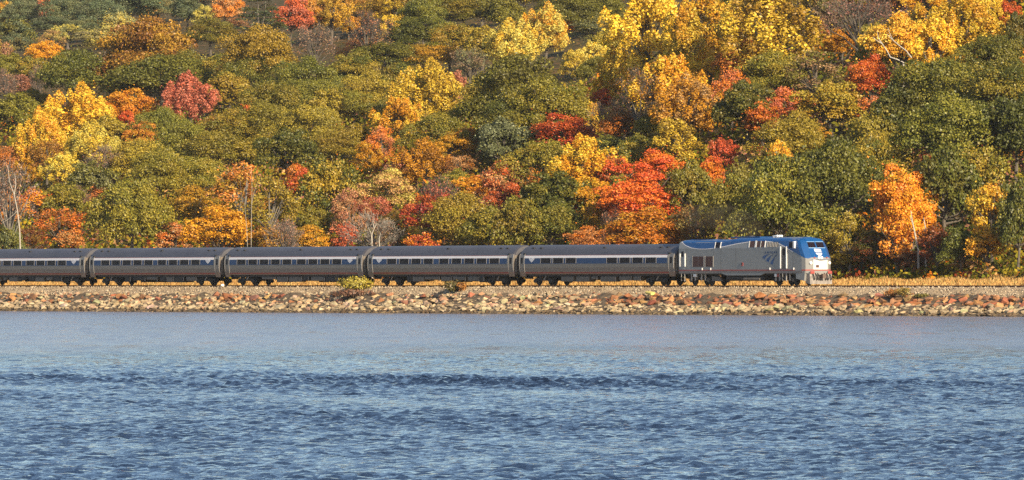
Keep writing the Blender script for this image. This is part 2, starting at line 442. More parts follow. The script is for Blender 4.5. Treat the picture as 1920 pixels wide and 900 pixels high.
# loose ballast stones along the shoulder
def gravel():
    r = np.random.default_rng(31); n = 6500
    u_ = r.uniform(-150, 90, n); p_ = -1.55 - 2.2 * r.random(n)
    x, y = xy_of(u_, p_); z = ground(u_, p_)
    tet = np.array([(1, 0, -.4), (-.5, .87, -.4), (-.5, -.87, -.4), (.1, .1, .8), (.5, -.5, .45)])
    tf = np.array([(0, 1, 3), (1, 2, 3), (2, 4, 3), (4, 0, 3), (2, 0, 4)])
    s_ = r.uniform(.05, .13, n)[:, None, None]; a = r.uniform(0, 6.28, n)
    rot = np.stack([np.stack([np.cos(a), -np.sin(a), 0 * a], -1), np.stack([np.sin(a), np.cos(a), 0 * a], -1), np.stack([0 * a, 0 * a, 1 + 0 * a], -1)], 1)
    v = np.einsum('nij,kj->nki', rot, tet) * s_ + np.stack([x, y, z + .03], -1)[:, None, :]
    f = (tf[None] + 5 * np.arange(n)[:, None, None]).reshape(-1, 3)
    me = mesh_np('ballast_stones', v.reshape(-1, 3), f.astype(np.int32), STONE_A)
    c = np.array([(.40, .31, .21), (.30, .23, .16), (.48, .38, .26), (.22, .16, .11)])[r.integers(0, 4, n)]
    at_ = me.color_attributes.new('stone_col', 'FLOAT_COLOR', 'POINT'); at_.data.foreach_set('color', np.repeat(np.concatenate([c, np.ones((n, 1))], 1), 5, 0).astype(np.float32).ravel())
    tag(link('ballast_stones', me), kind='stuff')
gravel()

# ------------------------------------------------------------------ rails
RUST = mat('rusty_rail', (0.12, 0.045, 0.022), 0.7, 0.3, noise=0.3, scale=2)
TIE = mat('dark_timber', (0.05, 0.038, 0.03), 0.9, noise=0.3, scale=4)
trk_rz = math.atan2(T[1], T[0])
track = thing('railway_track', 'single rusty railway track running along the stony bank', 'railway track', (P0[0], P0[1], 0), trk_rz)
for sy in (-0.7175, 0.7175):
    b = MB()
    sec = [(-.07, -.16), (.07, -.16), (.07, -.14), (.012, -.12), (.012, -.04), (.036, -.03), (.036, 0), (-.036, 0), (-.036, -.03), (-.012, -.04), (-.012, -.12), (-.07, -.14)]
    b.prism_x([(sy + y, RAIL_Z + z) for y, z in sec], -900, 600)
    b.build('rail', RUST, track)
b = MB()
for k in range(-270, 175):
    b.box(k * 0.6 - 0.12, k * 0.6 + 0.12, -1.3, 1.3, 2.40, RAIL_Z - 0.155)
tag(b.build('sleepers', TIE, track), kind='stuff')

# ------------------------------------------------------------------ train
STEEL = mat('brushed_stainless', (0.228, 0.188, 0.155), 0.42, 0.48, noise=0.08, scale=1.0, stretch=(0.3, 1, 6))
ROOF = mat('dull_roof_steel', (0.092, 0.088, 0.10), 0.5, 0.4, noise=0.12, scale=0.8, stretch=(0.5, 1, 1))
WHITE = mat('white_stripe', (0.78, 0.72, 0.69), 0.5)
BLUE = mat('blue_band', (0.004, 0.034, 0.115), 0.5)
RED = mat('red_stripe', (0.29, 0.05, 0.04), 0.5)
GLASS = mat('dark_window_glass', (0.010, 0.006, 0.011), 0.3, spec=0.08)
BLACK = mat('black_underframe', (0.014, 0.012, 0.011), 0.7, noise=0.3, scale=3)
GREY = mat('grey_equipment', (0.10, 0.085, 0.07), 0.6, noise=0.25, scale=3)
PALEM = mat('pale_rod', (0.34, 0.31, 0.28), 0.5)
SILVER = mat('silver_paint', (0.24, 0.232, 0.222), 0.45, 0.25, noise=0.06, scale=0.8)
BLUEP = mat('blue_paint', (0.004, 0.058, 0.195), 0.38, spec=0.4)
BROWN = mat('brown_louvre', (0.075, 0.03, 0.024), 0.7)
LAMP = mat('lamp_glass', (0.85, 0.85, 0.82), 0.15)
RUBBER = mat('black_rubber', (0.016, 0.014, 0.014), 0.85)
WHEEL = mat('wheel_steel', (0.03, 0.022, 0.018), 0.65, 0.3)
YEL = mat('yellow_paint', (0.7, 0.5, 0.03), 0.5)

CP = [(1.06, 1.42), (1.30, 1.49), (1.70, 1.55), (2.06, 1.568), (2.60, 1.545), (2.88, 1.48), (3.15, 1.345), (3.42, 1.12), (3.62, 0.85), (3.76, 0.55), (3.84, 0.25), (3.86, 0.0)]
CZ = np.array([q[0] for q in CP]); CW = np.array([q[1] for q in CP])
LP = [(1.10, 1.47), (1.35, 1.52), (3.42, 1.52), (3.50, 1.505), (4.06, 1.40), (4.22, 1.22), (4.36, 0.80), (4.42, 0.0)]
LZ = np.array([q[0] for q in LP]); LW = np.array([q[1] for q in LP])

def strip(x0, x1, z0, z1, prof, off=0.006, sides=(-1, 1), nx=1, zs=None):
    """sheet that follows the side of a body between two heights, standing a little proud of it"""
    PZ, PW = prof
    b = MB()
    zz = sorted(set([z0, z1] + [z for z in PZ if z0 < z < z1]))
    for s in sides:
        v = []; n = len(zz)
        for x in (x0, x1):
            for z in zz:
                w = float(np.interp(z, PZ, PW))
                v.append((x, s * (w + off), z))
        for x in (x0, x1):
            for z in zz: v.append((x, s * (float(np.interp(z, PZ, PW)) - 0.02), z))
        f = [(i, i + 1, n + i + 1, n + i) for i in range(n - 1)]
        f += [(0, n, 3 * n, 2 * n), (n - 1, 2 * n - 1 + 0, 4 * n - 1, 3 * n - 1)]
        f += [(i, i + 1, 2 * n + i + 1, 2 * n + i) for i in range(n - 1)] + [(n + i, n + i + 1, 3 * n + i + 1, 3 * n + i) for i in range(n - 1)]
        b.add(v, f)
    return b

def loft(stations, closed_ends=True):
    """stations: list of (x, [(y,z)...]) same count"""
    b = MB(); n = len(stations[0][1]); v = []; f = []
    for x, sec in stations: v += [(x, y, z) for y, z in sec]
    for k in range(len(stations) - 1):
        for i in range(n):
            j = (i + 1) % n
            f.append((k * n + i, k * n + j, (k + 1) * n + j, (k + 1) * n + i))
    if closed_ends:
        f.append(tuple(reversed(range(n)))); f.append(tuple(range((len(stations) - 1) * n, len(stations) * n)))
    return b.add(v, f)

def full_section(prof_pts, shrink=0.0):
    L = [(-w, z) for z, w in prof_pts]
    R = [(w, z) for z, w in reversed(prof_pts[:-1])]
    return L + R

def wheelset(parent, x, r, m=WHEEL):
    for sy in (-0.7175, 0.7175):
        k = 1 if sy > 0 else -1
        b = MB(); b.lathe_y(x, r, [(r, sy - k * .07), (r, sy + k * .05), (r * .86, sy + k * .06), (r * .80, sy + k * .03), (r * .42, sy + k * .03), (r * .38, sy + k * .12), (.06, sy + k * .13)])
        b.build('wheel', m, parent)

def bogie(parent, cx, wb, r, zs, frame_m, detail_m):
    b = MB(); b.box(cx - .45, cx + .45, -.92, .92, r + .05, zs); fr = b.build('bogie', frame_m, parent)
    for sy in (-1, 1):
        t = MB()
        y0, y1 = sy * 0.92, sy * 1.06
        y0, y1 = min(y0, y1), max(y0, y1)
        sec = [(cx - wb / 2 - .5, r - .05), (cx - wb / 2 - .3, r - .22), (cx - wb / 2 + .35, r - .2), (cx - .6, r - .02), (cx + .6, r - .02), (cx + wb / 2 - .35, r - .2), (cx + wb / 2 + .3, r - .22), (cx + wb / 2 + .5, r - .05),
               (cx + wb / 2 + .3, r + .2), (cx + .7, r + .28), (cx - .7, r + .28), (cx - wb / 2 - .3, r + .2)]
        t.prism_y(sec, y0, y1); t.build('side_frame', frame_m, fr)
    for s in (-1, 1): wheelset(fr, cx + s * wb / 2, r)
    for sy in (-1, 1):
        for s in (-1, 1):
            b = MB(); b.box(cx + s * wb / 2 - .17, cx + s * wb / 2 + .17, sy * 1.09 - .05, sy * 1.09 + .05, r - .17, r + .15, .03); b.build('axle_box', detail_m, fr)
        for dx in (-.38, .38):
            b = MB(); b.cyl((cx + dx, sy * 1.13, r + .05), (cx + dx, sy * 1.13, r + .52), .09, 8); b.build('spring', detail_m, fr)
        b = MB(); b.tube([(cx + .2, sy * 1.2, r + .1), (cx + .62, sy * 1.2, r + .5)], .045, 6); b.build('damper', PALEM, fr)
    return fr

def emblem_mb(x, z, w, h, y):
    b = MB()
    # white arrow-headed badge: a notched shield
    pts = [(-.5, .5), (-.12, .38), (.12, .5), (.5, .42), (.42, .08), (.0, -.5), (-.34, -.02)]
    b.prism_y([(x + px * w, z + pz * h) for px, pz in pts], y - .006, y + .006)
    return b

BODY_L = 25.1
def coach(label, wins, emblems, center_u, gap_panels=()):
    """local x runs from the rear end (0) to the front end (25.1)"""
    u0 = center_u - BODY_L / 2
    x, y = xy_of(u0, 0)
    r = thing('passenger_coach', label, 'train carriage', (float(x), float(y), RAIL_Z), trk_rz, 'coaches of the passenger train')
    side = [q for q in CP if q[0] <= 2.89]
    roof = [q for q in CP if q[0] >= 2.87]
    e = 0.10
    sec = full_section(side + [(2.885, 0.0)])
    def sh(k, pts): return [(yy_ * k, z) for yy_, z in pts]
    loft([(0, sh(.985, sec)), (e, sec), (BODY_L - e, sec), (BODY_L, sh(.985, sec))]).build('body', STEEL, r)
    rs = full_section(roof)
    rsec = rs
    def rsh(k): return [(a * k, 2.886 + (z - 2.886) * k) for a, z in rsec]
    b = loft([(0, rsh(.94)), (.25, rsh(1.0)), (BODY_L - .25, rsh(1.0)), (BODY_L, rsh(.94))])
    rf = b.build('roof', ROOF, r)
    for k in (1.6, 2.9, 13.2, 22.2, 23.3):
        b = MB(); b.box(k - .16, k + .16, -1.03, -.86, 3.44, 3.62); b.build('roof_vent', BLACK, rf)
    prof = (CZ, CW)
    strip(.72, BODY_L - 1.15, 2.835, 2.872, prof).build('red_trim', RED, r)
    strip(.72, BODY_L - 1.15, 2.60, 2.834, prof).build('white_stripe', WHITE, r)
    bl = strip(.72, BODY_L - 1.15, 2.06, 2.599, prof).build('blue_band', BLUE, r)
    strip(.02, BODY_L - .02, 1.14, 1.27, prof, .005).build('sill_stripe', RED, r)
    for wx, wt in wins:
        for sgn in (-1, 1):
            w = strip(wx, wx + wt, 2.11, 2.615, prof, .012, (sgn,)).build('window', GLASS, r)
            for xx in (wx - .07, wx + wt + .02): MB().add(*_quadbar(xx, xx + .05, 2.10, 2.62, sgn, prof)).build('window_post', PALEM, w)
            MB().add(*_quadbar(wx + wt / 2 - .02, wx + wt / 2 + .02, 2.12, 2.60, sgn, prof, .017)).build('mullion', BLACK, w)
    for ex in emblems:
        for sgn in (-1, 1): emblem_mb(ex, 2.40, .95, .42, sgn * 1.567).build('emblem', WHITE, r)
    for dx0 in (.10, BODY_L - .88):
        for sgn in (-1, 1):
            d = strip(dx0, dx0 + .74, 1.10, 3.02, prof, .010, (sgn,)).build('side_door', STEEL, r)
            strip(dx0 + .2, dx0 + .54, 2.08, 2.66, prof, .016, (sgn,)).build('door_window', GLASS, d)
            for xx in (dx0 - .05, dx0 + .75): MB().add(*_quadbar(xx, xx + .05, 1.12, 3.0, sgn, prof, .022)).build('door_jamb', PALEM, d)
        sm_ = strip(dx0 - .1, dx0 + .84, 0.84, 1.14, (np.array([.8, 1.06, 1.3]), np.array([1.36, 1.43, 1.485])), .004)
        sm_.build('step_well', STEEL, r)
    # small dark marker lamps above the stripe ends
    for k in (.62, 24.05):
        b = MB(); b.box(k, k + .28, -1.50, -1.40, 2.93, 3.06); b.build('marker_lamp', BLACK, r)
    # ends: diaphragm, buffer beam, coupler
    for xe, s in ((0, -1), (BODY_L, 1)):
        b = MB(); b.box(min(xe, xe + s * .42), max(xe, xe + s * .42), -.62, .62, .95, 3.3, .15); b.build('diaphragm', RUBBER, r)
        b = MB(); b.box(min(xe + s * .01, xe + s * .5), max(xe + s * .01, xe + s * .5), -.14, .14, .62, .94); b.build('coupler', BLACK, r)
        b = MB(); b.box(xe - .06 if s > 0 else xe - .03, xe + .03 if s > 0 else xe + .06, -1.2, 1.2, .82, 1.058); b.build('end_beam', BLACK, r)
        b = MB()
        for yv_ in (-1.3, 1.3): b.tube([(xe + s * .06, yv_, 1.3), (xe + s * .06, yv_, 2.7)], .025, 6)
        b.build('grab_rail', PALEM, r)
    # underframe
    b = MB(); b.box(1.3, BODY_L - 1.3, -1.30, 1.30, .86, 1.075); b.build('underframe', BLACK, r)
    rx = random.Random(int(center_u * 10))
    xk = 6.6
    while xk < 19.0:
        w = rx.uniform(.5, 2.3); h = rx.uniform(.28, .62)
        b = MB(); b.box(xk, xk + w, -1.32, -.62, .9 - h, .87, .05)
        b.build('equipment_box', rx.choice((GREY, GREY, BLACK)), r)
        b = MB(); b.box(xk + .1, xk + w, .55, 1.30, .9 - rx.uniform(.3, .6), .87, .05); b.build('equipment_box', BLACK, r)
        if rx.random() < .8:
            b = MB(); b.tube([(xk + w + .08, -1.25, .87), (xk + w + .08, -1.25, .42)], .035, 6); b.build('pipe', PALEM, r)
        xk += w + rx.uniform(.15, .8)
    for bx in (3.45, 21.65): bogie(r, bx, 2.55, .457, .87, BLACK, BLACK)
    return r

def _quadbar(x0, x1, z0, z1, sgn, prof, off=.02):
    zz = sorted(set([z0, z1] + [z for z in prof[0] if z0 < z < z1])); n = len(zz); v = []
    for xx in (x0, x1):
        for z in zz: v.append((xx, sgn * (float(np.interp(z, *prof)) + off), z))
    for xx in (x0, x1):
        for z in zz: v.append((xx, sgn * (float(np.interp(z, *prof)) - .01), z))
    f = [(i, i + 1, n + i + 1, n + i) for i in range(n - 1)]
    f += [(i, i + 1, 2 * n + i + 1, 2 * n + i) for i in range(n - 1)] + [(n + i, n + i + 1, 3 * n + i + 1, 3 * n + i) for i in range(n - 1)]
    return v, f

PITCH = 26.0
A_WIN = [(x, 1.6) for x in (3.63, 5.65, 7.74)] + [(x, 1.6) for x in (14.4, 16.45, 18.5, 20.6)]
B_WIN = [(x, 1.55) for x in (3.5, 5.65, 7.75, 9.85)] + [(x, 1.55) for x in (12.55, 14.7, 16.85, 18.95, 21.1)]
C_WIN = [(x, 1.55) for x in (2.4, 4.5, 6.6, 8.7, 10.8)] + [(x, 1.55) for x in (13.4, 15.5, 17.65, 19.8)]
coach('silver coach coupled directly behind the locomotive, wide windowless blue panel between its windows', A_WIN, [2.1], 0)
coach('second coach behind the locomotive, white badge at the left end of its blue band', B_WIN, [2.05], -PITCH)
coach('third coach behind the locomotive, in the middle, yellow green bush before its right end', C_WIN, [22.9], -2 * PITCH)
coach('fourth coach behind the locomotive, next to the coach cut by the left edge', C_WIN, [22.9], -3 * PITCH)
coach('leftmost coach of the train, cut off by the left edge of the photo', C_WIN, [22.9], -4 * PITCH)

def locomotive():
    u0 = PITCH / 2 + 0.15
    x, y = xy_of(u0, 0)
    r = thing('diesel_locomotive', 'silver and blue diesel locomotive at the head of the train, slanted nose facing right', 'locomotive', (float(x), float(y), RAIL_Z), trk_rz)
    LN = 20.9
    prof = (LZ, LW)
    # body: roof a little lower at the rear
    def sec(k, top):
        pts = [(z if z < 3.6 else 3.5 + (z - 3.5) * top, w * k) for z, w in LP]
        return full_section(pts)
    st = [(0, sec(.97, .78)), (.12, sec(1, .80)), (7.2, sec(1, .82)), (9.2, sec(1, 1.0)), (18.6, sec(1, 1.0))]
    loft(st).build('body', SILVER, r)
    # cab and nose: sections narrowing and sloping back above the nose ridge
    def facex(z):       # how far forward the front face stands at height z
        return float(np.interp(z, [0.2, 1.10, 2.42, 3.42, 3.98, 4.25, 4.42], [20.75, 20.85, 20.85, 20.25, 19.92, 19.62, 19.1]))
    zs = [1.10, 1.35, 1.9, 2.42, 2.9, 3.42, 3.50, 3.98, 4.08, 4.28, 4.38, 4.42]
    def ring(z, off=0.0):
        w = float(np.interp(z, LZ, LW)) + off
        fx = facex(z) + off
        wf = min(.95, w * .68)
        c = .38
        xs_side = min(19.0 + (1.0 if z < 2.42 else 1.0 - (z - 2.42) * .5), fx - c)
        return [(18.58, -w), (xs_side, -w), (fx - c, -w * .94), (fx, -wf), (fx, wf), (fx - c, w * .94), (xs_side, w), (18.58, w)]
    def ring_strip(z_list, name, m, off=0.0, cap=False):
        b = MB(); v = []; f = []
        for z in z_list: v += [(px, py, z) for px, py in ring(z, off)]
        n = 8
        for k in range(len(z_list) - 1):
            for i in range(n):
                j = (i + 1) % n
                f.append((k * n + i, k * n + j, (k + 1) * n + j, (k + 1) * n + i))
        f.append(tuple(range((len(z_list) - 1) * n, len(z_list) * n))); f.append(tuple(reversed(range(n))))
        return b.add(v, f).build(name, m, r)
    ring_strip([1.10, 1.35, 1.9, 2.3, 2.42, 2.9, 3.42, 3.9, 4.2, 4.41], 'cab', SILVER)
    # white front below the blue
    def face_panel(pts_zy, name, m, off=.012, parent=None):
        """polygon on the flat front face: (y,z) points"""
        b = MB(); n = len(pts_zy)
        v = [(facex(z) + off, y_, z) for y_, z in pts_zy] + [(facex(z) - .05, y_, z) for y_, z in pts_zy]
        f = [tuple(range(n)), tuple(reversed(range(n, 2 * n)))] + [(i, (i + 1) % n, n + (i + 1) % n, n + i) for i in range(n)]
        return b.add(v, f).build(name, m, parent or r)
    face_panel([(-.80, 1.36), (.80, 1.36), (.80, 2.3), (0, 2.2), (-.80, 2.38)], 'nose_front', mat('white_nose_paint', (0.56, 0.55, 0.53), 0.4), .006)
    # blue of cab and nose: follows the rings from a boundary that falls towards the nose
    zb = lambda x_: float(np.interp(x_, [0.35, 1.2, 2.2, 3.3, 4.6, 5.9, 7.5, 9.5, 11.4, 13.5, 15.0, 16.3, 17.3, 18.3, 19.4, 20.4, 21.0], [4.05, 3.72, 3.50, 3.40, 3.40, 3.46, 3.62, 3.86, 4.02, 4.06, 4.02, 3.84, 3.56, 3.20, 2.84, 2.50, 2.30]))
    b = MB(); v = []; f = []
    zl = np.linspace(0, 1, 11); n = 8
    for t_ in zl:
        base = ring(2.5, .012)
        for i in range(8):
            # boundary height for this corner from its own position along the loco
            zx = zb(base[i][0]); z = zx + (4.412 - zx) * t_ ** 0.9
            for _ in range(3):
                q = ring(z, .012); zx = zb(q[i][0]) if t_ < 1e-6 else zx
            z = zx + (4.412 - zx) * t_ ** 0.9
            q = ring(min(z, 4.42), .012)
            v.append((q[i][0], q[i][1], z + .004))
    for k in range(len(zl) - 1):
        for i in range(n - 1): f.append((k * n + i, k * n + i + 1, (k + 1) * n + i + 1, (k + 1) * n + i))
    f.append(tuple(range((len(zl) - 1) * n, len(zl) * n)))
    b.add(v, f).build('cab_paint', BLUEP, r)
    # blue roof livery along the body, sweeping lower edge, with a pale pinstripe under it
    xs_ = np.linspace(.35, 18.62, 90)
    def top_at(x_): return float(np.interp(x_, [0, 7.2, 9.2, 30], [.80, .82, 1.0, 1.0]))
    def side_pt(x_, z, off):
        tp = top_at(x_)
        zo = z if z < 3.5 else 3.5 + (z - 3.5) / tp
        return float(np.interp(zo, LZ, LW)) + off
    def sheet(lo, hi, off, m, name, nz=10, roof=False, parent=None):
        b = MB()
        for s in ((-1, 1) if not roof else (-1, 1)):
            v = []; f = []
            for x_ in xs_:
                l_, h_ = lo(x_), hi(x_)
                for q in np.linspace(0, 1, nz):
                    z = l_ + (h_ - l_) * q
                    v.append((x_, s * side_pt(x_, z, off), z + (off if z > 4 else 0)))
                if roof: v.append((x_, 0, h_ + .012 + .03))
            k = nz + (1 if roof else 0)
            for i in range(len(xs_) - 1):
                for j in range(k - 1): f.append((i * k + j, i * k + j + 1, (i + 1) * k + j + 1, (i + 1) * k + j))
            b.add(v, f)
        return b.build(name, m, parent or r)
    sheet(lambda x_: min(zb(x_), 3.5 + .86 * top_at(x_)), lambda x_: 3.5 + .88 * top_at(x_), .008, BLUEP, 'roof_paint', 12, True)
    sheet(lambda x_: zb(x_) - .06, lambda x_: zb(x_) - .004, .006, WHITE, 'pinstripe', 3)
    # red stripe and sill
    strip(.02, 18.9, 1.34, 1.45, prof, .008).build('red_stripe', RED, r)
    b = MB()
    q0, q1 = ring(1.34, .010), ring(1.44, .010)
    v = [(a_, c_, 1.34) for a_, c_ in q0[1:7]] + [(a_, c_, 1.45) for a_, c_ in q1[1:7]]
    b.add(v, [(i, i + 1, 7 + i, 6 + i) for i in range(5)]).build('nose_stripe', RED, r)
    # louvres
    def louvre(x0, x1, z0, z1, m, n=6, off=.012):
        for sgn in (-1, 1):
            o = strip(x0, x1, z0, z1, prof, off, (sgn,)).build('louvre', m, r)
            for k in range(n):
                z = z0 + (k + .5) * (z1 - z0) / n
                MB().add(*_quadbar(x0 + .03, x1 - .03, z - .02, z + .02, sgn, prof, off + .02)).build('slat', m, o)
    for a_, c_ in ((2.40, 3.28), (3.34, 4.15), (4.5, 5.04), (5.08, 5.66)): louvre(a_, c_, 1.72, 2.68, BROWN)
    WF = mat('white_frame', (0.75, 0.73, 0.70), 0.4)
    for xx in (2.30, 4.18, 4.40, 5.70):
        for sgn in (-1, 1): MB().add(*_quadbar(xx, xx + .07, 1.70, 2.72, sgn, prof, .025)).build('louvre_surround', PALEM, r)
    REAR = (np.where(LZ > 3.5, 3.5 + (LZ - 3.5) * .82, LZ), LW)
    def louvre_up(x0, x1, m, z0=3.50, z1=4.06):
        pf = prof if x0 > 9 else REAR
        for sgn in (-1, 1):
            o = strip(x0, x1, z0, z1, pf, .02, (sgn,)).build('louvre', m, r)
            for xx in (x0 - .10, x1): MB().add(*_quadbar(xx, xx + .10, z0 - .02, z1 + .02, sgn, pf, .04)).build('frame', WF, o)
    louvre_up(6.05, 6.85, GLASS, 3.46, 3.98)
    louvre_up(11.6, 12.5, BROWN); louvre_up(12.75, 13.35, BROWN); louvre_up(13.45, 14.05, BROWN)
    for sgn in (-1, 1):
        o = strip(14.4, 16.2, 3.5, 3.95, prof, .015, (sgn,)).build('vent_panel', GREY, r)
        for k in range(7): MB().add(*_quadbar(14.45 + k * .25, 14.53 + k * .25, 3.5, 3.94, sgn, prof, .04)).build('rib', PALEM, o)
    # rear door with grab rails, cab door with grab rails
    d = strip(.42, .98, 1.5, 3.25, prof, .008).build('rear_door', SILVER, r)
    strip(.52, .88, 2.65, 3.15, prof, .014).build('door_window', GLASS, d)
    d2 = strip(16.85, 17.5, 1.5, 3.5, prof, .008).build('cab_door', GREY, r)
    strip(16.98, 17.38, 2.75, 3.35, prof, .014).build('door_window', GLASS, d2)
    for xx, z0, z1 in ((.30, 1.75, 2.95), (1.12, 1.75, 2.95), (16.66, 1.55, 3.55), (17.62, 1.55, 3.55)):
        b = MB()
        for sgn in (-1, 1):
            b.box(xx - .07, xx + .07, min(sgn * 1.53, sgn * 1.60), max(sgn * 1.53, sgn * 1.60), z0, z1)
        b.build('grab_rail', WF, r)
    for xx in (.42, .98, 16.9, 17.5):
        b = MB()
        for sgn in (-1, 1): b.tube([(xx, sgn * 1.46, 1.25), (xx, sgn * 1.46, .38)], .035, 6)
        b.build('step_ladder', PALEM, r)
    for z in (.42, .75):
        for xa, xb in ((.42, .98), (16.9, 17.5)):
            b = MB(); b.box(xa, xb, -1.52, -1.36, z, z + .04); b.box(xa, xb, 1.36, 1.52, z, z + .04); b.build('step', GREY, r)
    # cab side window and mirror
    strip(17.95, 18.55, 3.42, 3.98, prof, .024).build('cab_window', GLASS, r)
    b = MB(); b.box(18.72, 18.98, -1.62, -1.38, 3.38, 4.02, .05); b.build('mirror', WF, r)
    # windshields (two), on the sloping face
    for y0, y1 in ((-.90, -.07), (.07, .90)):
        w = face_panel([(y0, 3.44), (y1, 3.44), (y1, 3.95), (y0, 3.95)], 'windshield', GLASS, .03)
        b = MB(); b.tube([(facex(3.54) + .05, (y0 + y1) / 2, 3.53), (facex(3.8) + .05, (y0 + y1) / 2 + .2, 3.8)], .012, 5); b.build('wiper', BLACK, w)
        fr = MB()
        for (ya, yb, za, zb_) in ((y0 - .04, y1 + .04, 3.39, 3.44), (y0 - .04, y1 + .04, 3.95, 3.99)):
            fr.add([(facex(za) + .04, ya, za), (facex(za) + .04, yb, za), (facex(zb_) + .04, yb, zb_), (facex(zb_) + .04, ya, zb_)], [(0, 1, 2, 3)])
        fr.build('windshield_frame', mat('pale_blue_frame', (.20, .36, .58), .4), w)
    # white number board and badge, twin headlights, red markers, ditch lights
    face_panel([(-.36, 3.06), (.36, 3.04), (.36, 3.30), (-.36, 3.32)], 'number_board', WHITE, .035)
    face_panel([(-.34, 2.96), (.38, 2.94), (.30, 2.78), (.02, 2.66), (-.22, 2.80)], 'emblem', WHITE, .035)
    for yy_ in (-.15, .15):
        b = MB(); b.cyl((facex(2.5) - .05, yy_, 2.52), (facex(2.5) + .09, yy_, 2.52), .12, 14); b.build('headlight', LAMP, r)
    for yy_ in (-.66, .74):
        b = MB(); b.cyl((facex(2.5) - .05, yy_, 2.52), (facex(2.5) + .07, yy_, 2.52), .07, 10); b.build('marker_light', RED, r)
    for yy_ in (-1.06, 1.06):
        b = MB(); b.cyl((20.45, yy_, 2.05), (20.86, yy_, 2.05), .13, 12); b.build('ditch_light', LAMP, r)
    face_panel([(-.52, 1.62), (-.18, 1.62), (-.18, 1.86), (-.52, 1.86)], 'receptacle', BROWN, .02)
    # pilot, coupler, hoses
    b = MB(); b.prism_y([(20.2, .22), (20.95, .12), (20.90, 1.10), (20.2, 1.10)], -1.25, 1.25); pl = b.build('pilot', mat('dirty_silver', (.22, .19, .17), .6, noise=.35, scale=3), r)
    b = MB(); b.prism_y([(20.9, .74), (21.25, .74), (21.25, .66), (21.5, .66), (21.5, 1.06), (21.25, 1.06), (21.25, .98), (20.9, .98)], -.2, .2); b.build('coupler', mat('rusty_coupler', (.10, .065, .05), .7), r)
    for yy_ in (-.95, -.62, -.38, .38, .62, .95):
        b = MB(); b.tube([(20.93, yy_, 1.12), (21.1, yy_ + .05, .82), (21.08, yy_ + .12, .52), (20.98, yy_ + .22, .66)], .05, 6); b.build('air_hose', RUBBER, pl)
    for yy_ in (-1.0, 1.0):
        b = MB(); b.box(20.92, 20.99, yy_ - .22, yy_ + .22, 1.06, 1.3); b.build('step', RED, pl)
    # under the body
    b = MB(); b.prism_x([(-1.25, .95), (-1.25, 1.12), (1.25, 1.12), (1.25, .95)], .3, 20.2); b.build('underframe', BLACK, r)
    b = MB(); b.prism_y([(6.0, 1.33), (7.9, .92), (13.4, .92), (14.7, 1.33)], -1.485, 1.485); b.build('side_skirt', SILVER, r)
    b = MB(); b.box(7.6, 13.8, -1.32, 1.32, .42, .93, .12); b.build('fuel_tank', BLACK, r)
    b = MB(); b.cyl((10.6, -1.36, .58), (13.2, -1.36, .58), .16, 10); b.build('air_reservoir', GREY, r)
    b = MB(); b.prism_y([(19.0, .62), (20.3, .42), (20.45, 1.33), (19.0, 1.33)], -1.47, 1.47); b.build('front_skirt', SILVER, r)
    for bx in (3.0, 16.7):
        fr = bogie(r, bx, 2.75, .50, .93, BLACK, GREY)
        for dx in (-1.1, -.5, .55, 1.15):
            b = MB(); b.box(bx + dx - .05, bx + dx + .05, -1.36, -1.24, .45, 1.1); b.build('hanger', PALEM, fr)
    b = MB(); b.prism_y([(5.2, .38), (6.9, .38), (6.5, .75), (5.2, .88)], -1.3, -1.1); b.build('sand_box', GREY, r)
    b = MB(); b.box(2.3, 2.75, -1.42, -1.25, .78, 1.08, .04); b.build('equipment_box', WF, r)
    b = MB(); b.box(15.5, 15.85, -1.42, -1.25, .78, 1.08, .04); b.build('equipment_box', WF, r)
    b = MB(); b.box(15.86, 16.15, -1.41, -1.25, .78, 1.08, .04); tag(b.build('equipment_box', RED, r), 'small red box above the front bogie')
    b = MB(); b.box(10.35, 10.62, -1.56, -1.515, 1.78, 2.10, .01); pb = b.build('fuel_cutoff', RED, r)
    b = MB(); b.box(10.38, 10.52, -1.575, -1.555, 1.92, 2.06); b.build('handle', BLACK, pb)
    for k in (3.9, 5.3, 14.9, 18.7):
        b = MB(); b.box(k, k + .09, -1.58, -1.50, 1.42, 1.62); b.build('step_bracket', WF, r)
    # roof fittings
    for yy_ in (-.5, -.25, 0):
        b = MB(); b.cyl((14.0, yy_, 4.50), (14.75, yy_, 4.53), .05, 8, .10); b.build('horn', WF, r)
    b = MB(); b.box(14.1, 14.3, -.6, .1, 4.34, 4.46); b.build('horn_bracket', WF, r)
    b = MB(); b.box(7.5, 12.2, -.75, .75, 4.36, 4.47, .06); b.build('roof_hatch', BLUEP, r)
    b = MB(); b.cyl((9.8, 0, 4.40), (9.8, 0, 4.60), .35, 14); b.build('exhaust_stack', BLACK, r)
    b = MB(); b.box(1.0, 4.6, -.8, .8, 4.10, 4.27, .06); b.build('roof_hatch', BLUEP, r)
    # panel joints on the side
    for k in (1.35, 5.82, 7.0, 9.4, 18.62):
        for sgn in (-1, 1): MB().add(*_quadbar(k, k + .03, 1.5, 3.42, sgn, prof, .003)).build('panel_joint', GREY, r)
    # lettering and three-bladed emblem
    cu = bpy.data.curves.new('lettering', 'FONT'); cu.body = 'AMTRAK'; cu.size = .27; cu.extrude = .004; cu.space_character = 1.65
    cu.align_x = 'LEFT'; cu.shear = .2; cu.offset = .006
    tmp = bpy.data.objects.new('tmp_text', cu); C.objects.link(tmp)
    dg = bpy.context.evaluated_depsgraph_get(); dg.update()
    me = bpy.data.meshes.new_from_object(tmp.evaluated_get(dg)); bpy.data.objects.remove(tmp); bpy.data.curves.remove(cu)
    NAVY = mat('navy_lettering', (.012, .04, .12), .5)
    me.materials.clear(); me.materials.append(NAVY)
    o = link('lettering', me, r); o.rotation_euler = (math.radians(90), 0, 0)
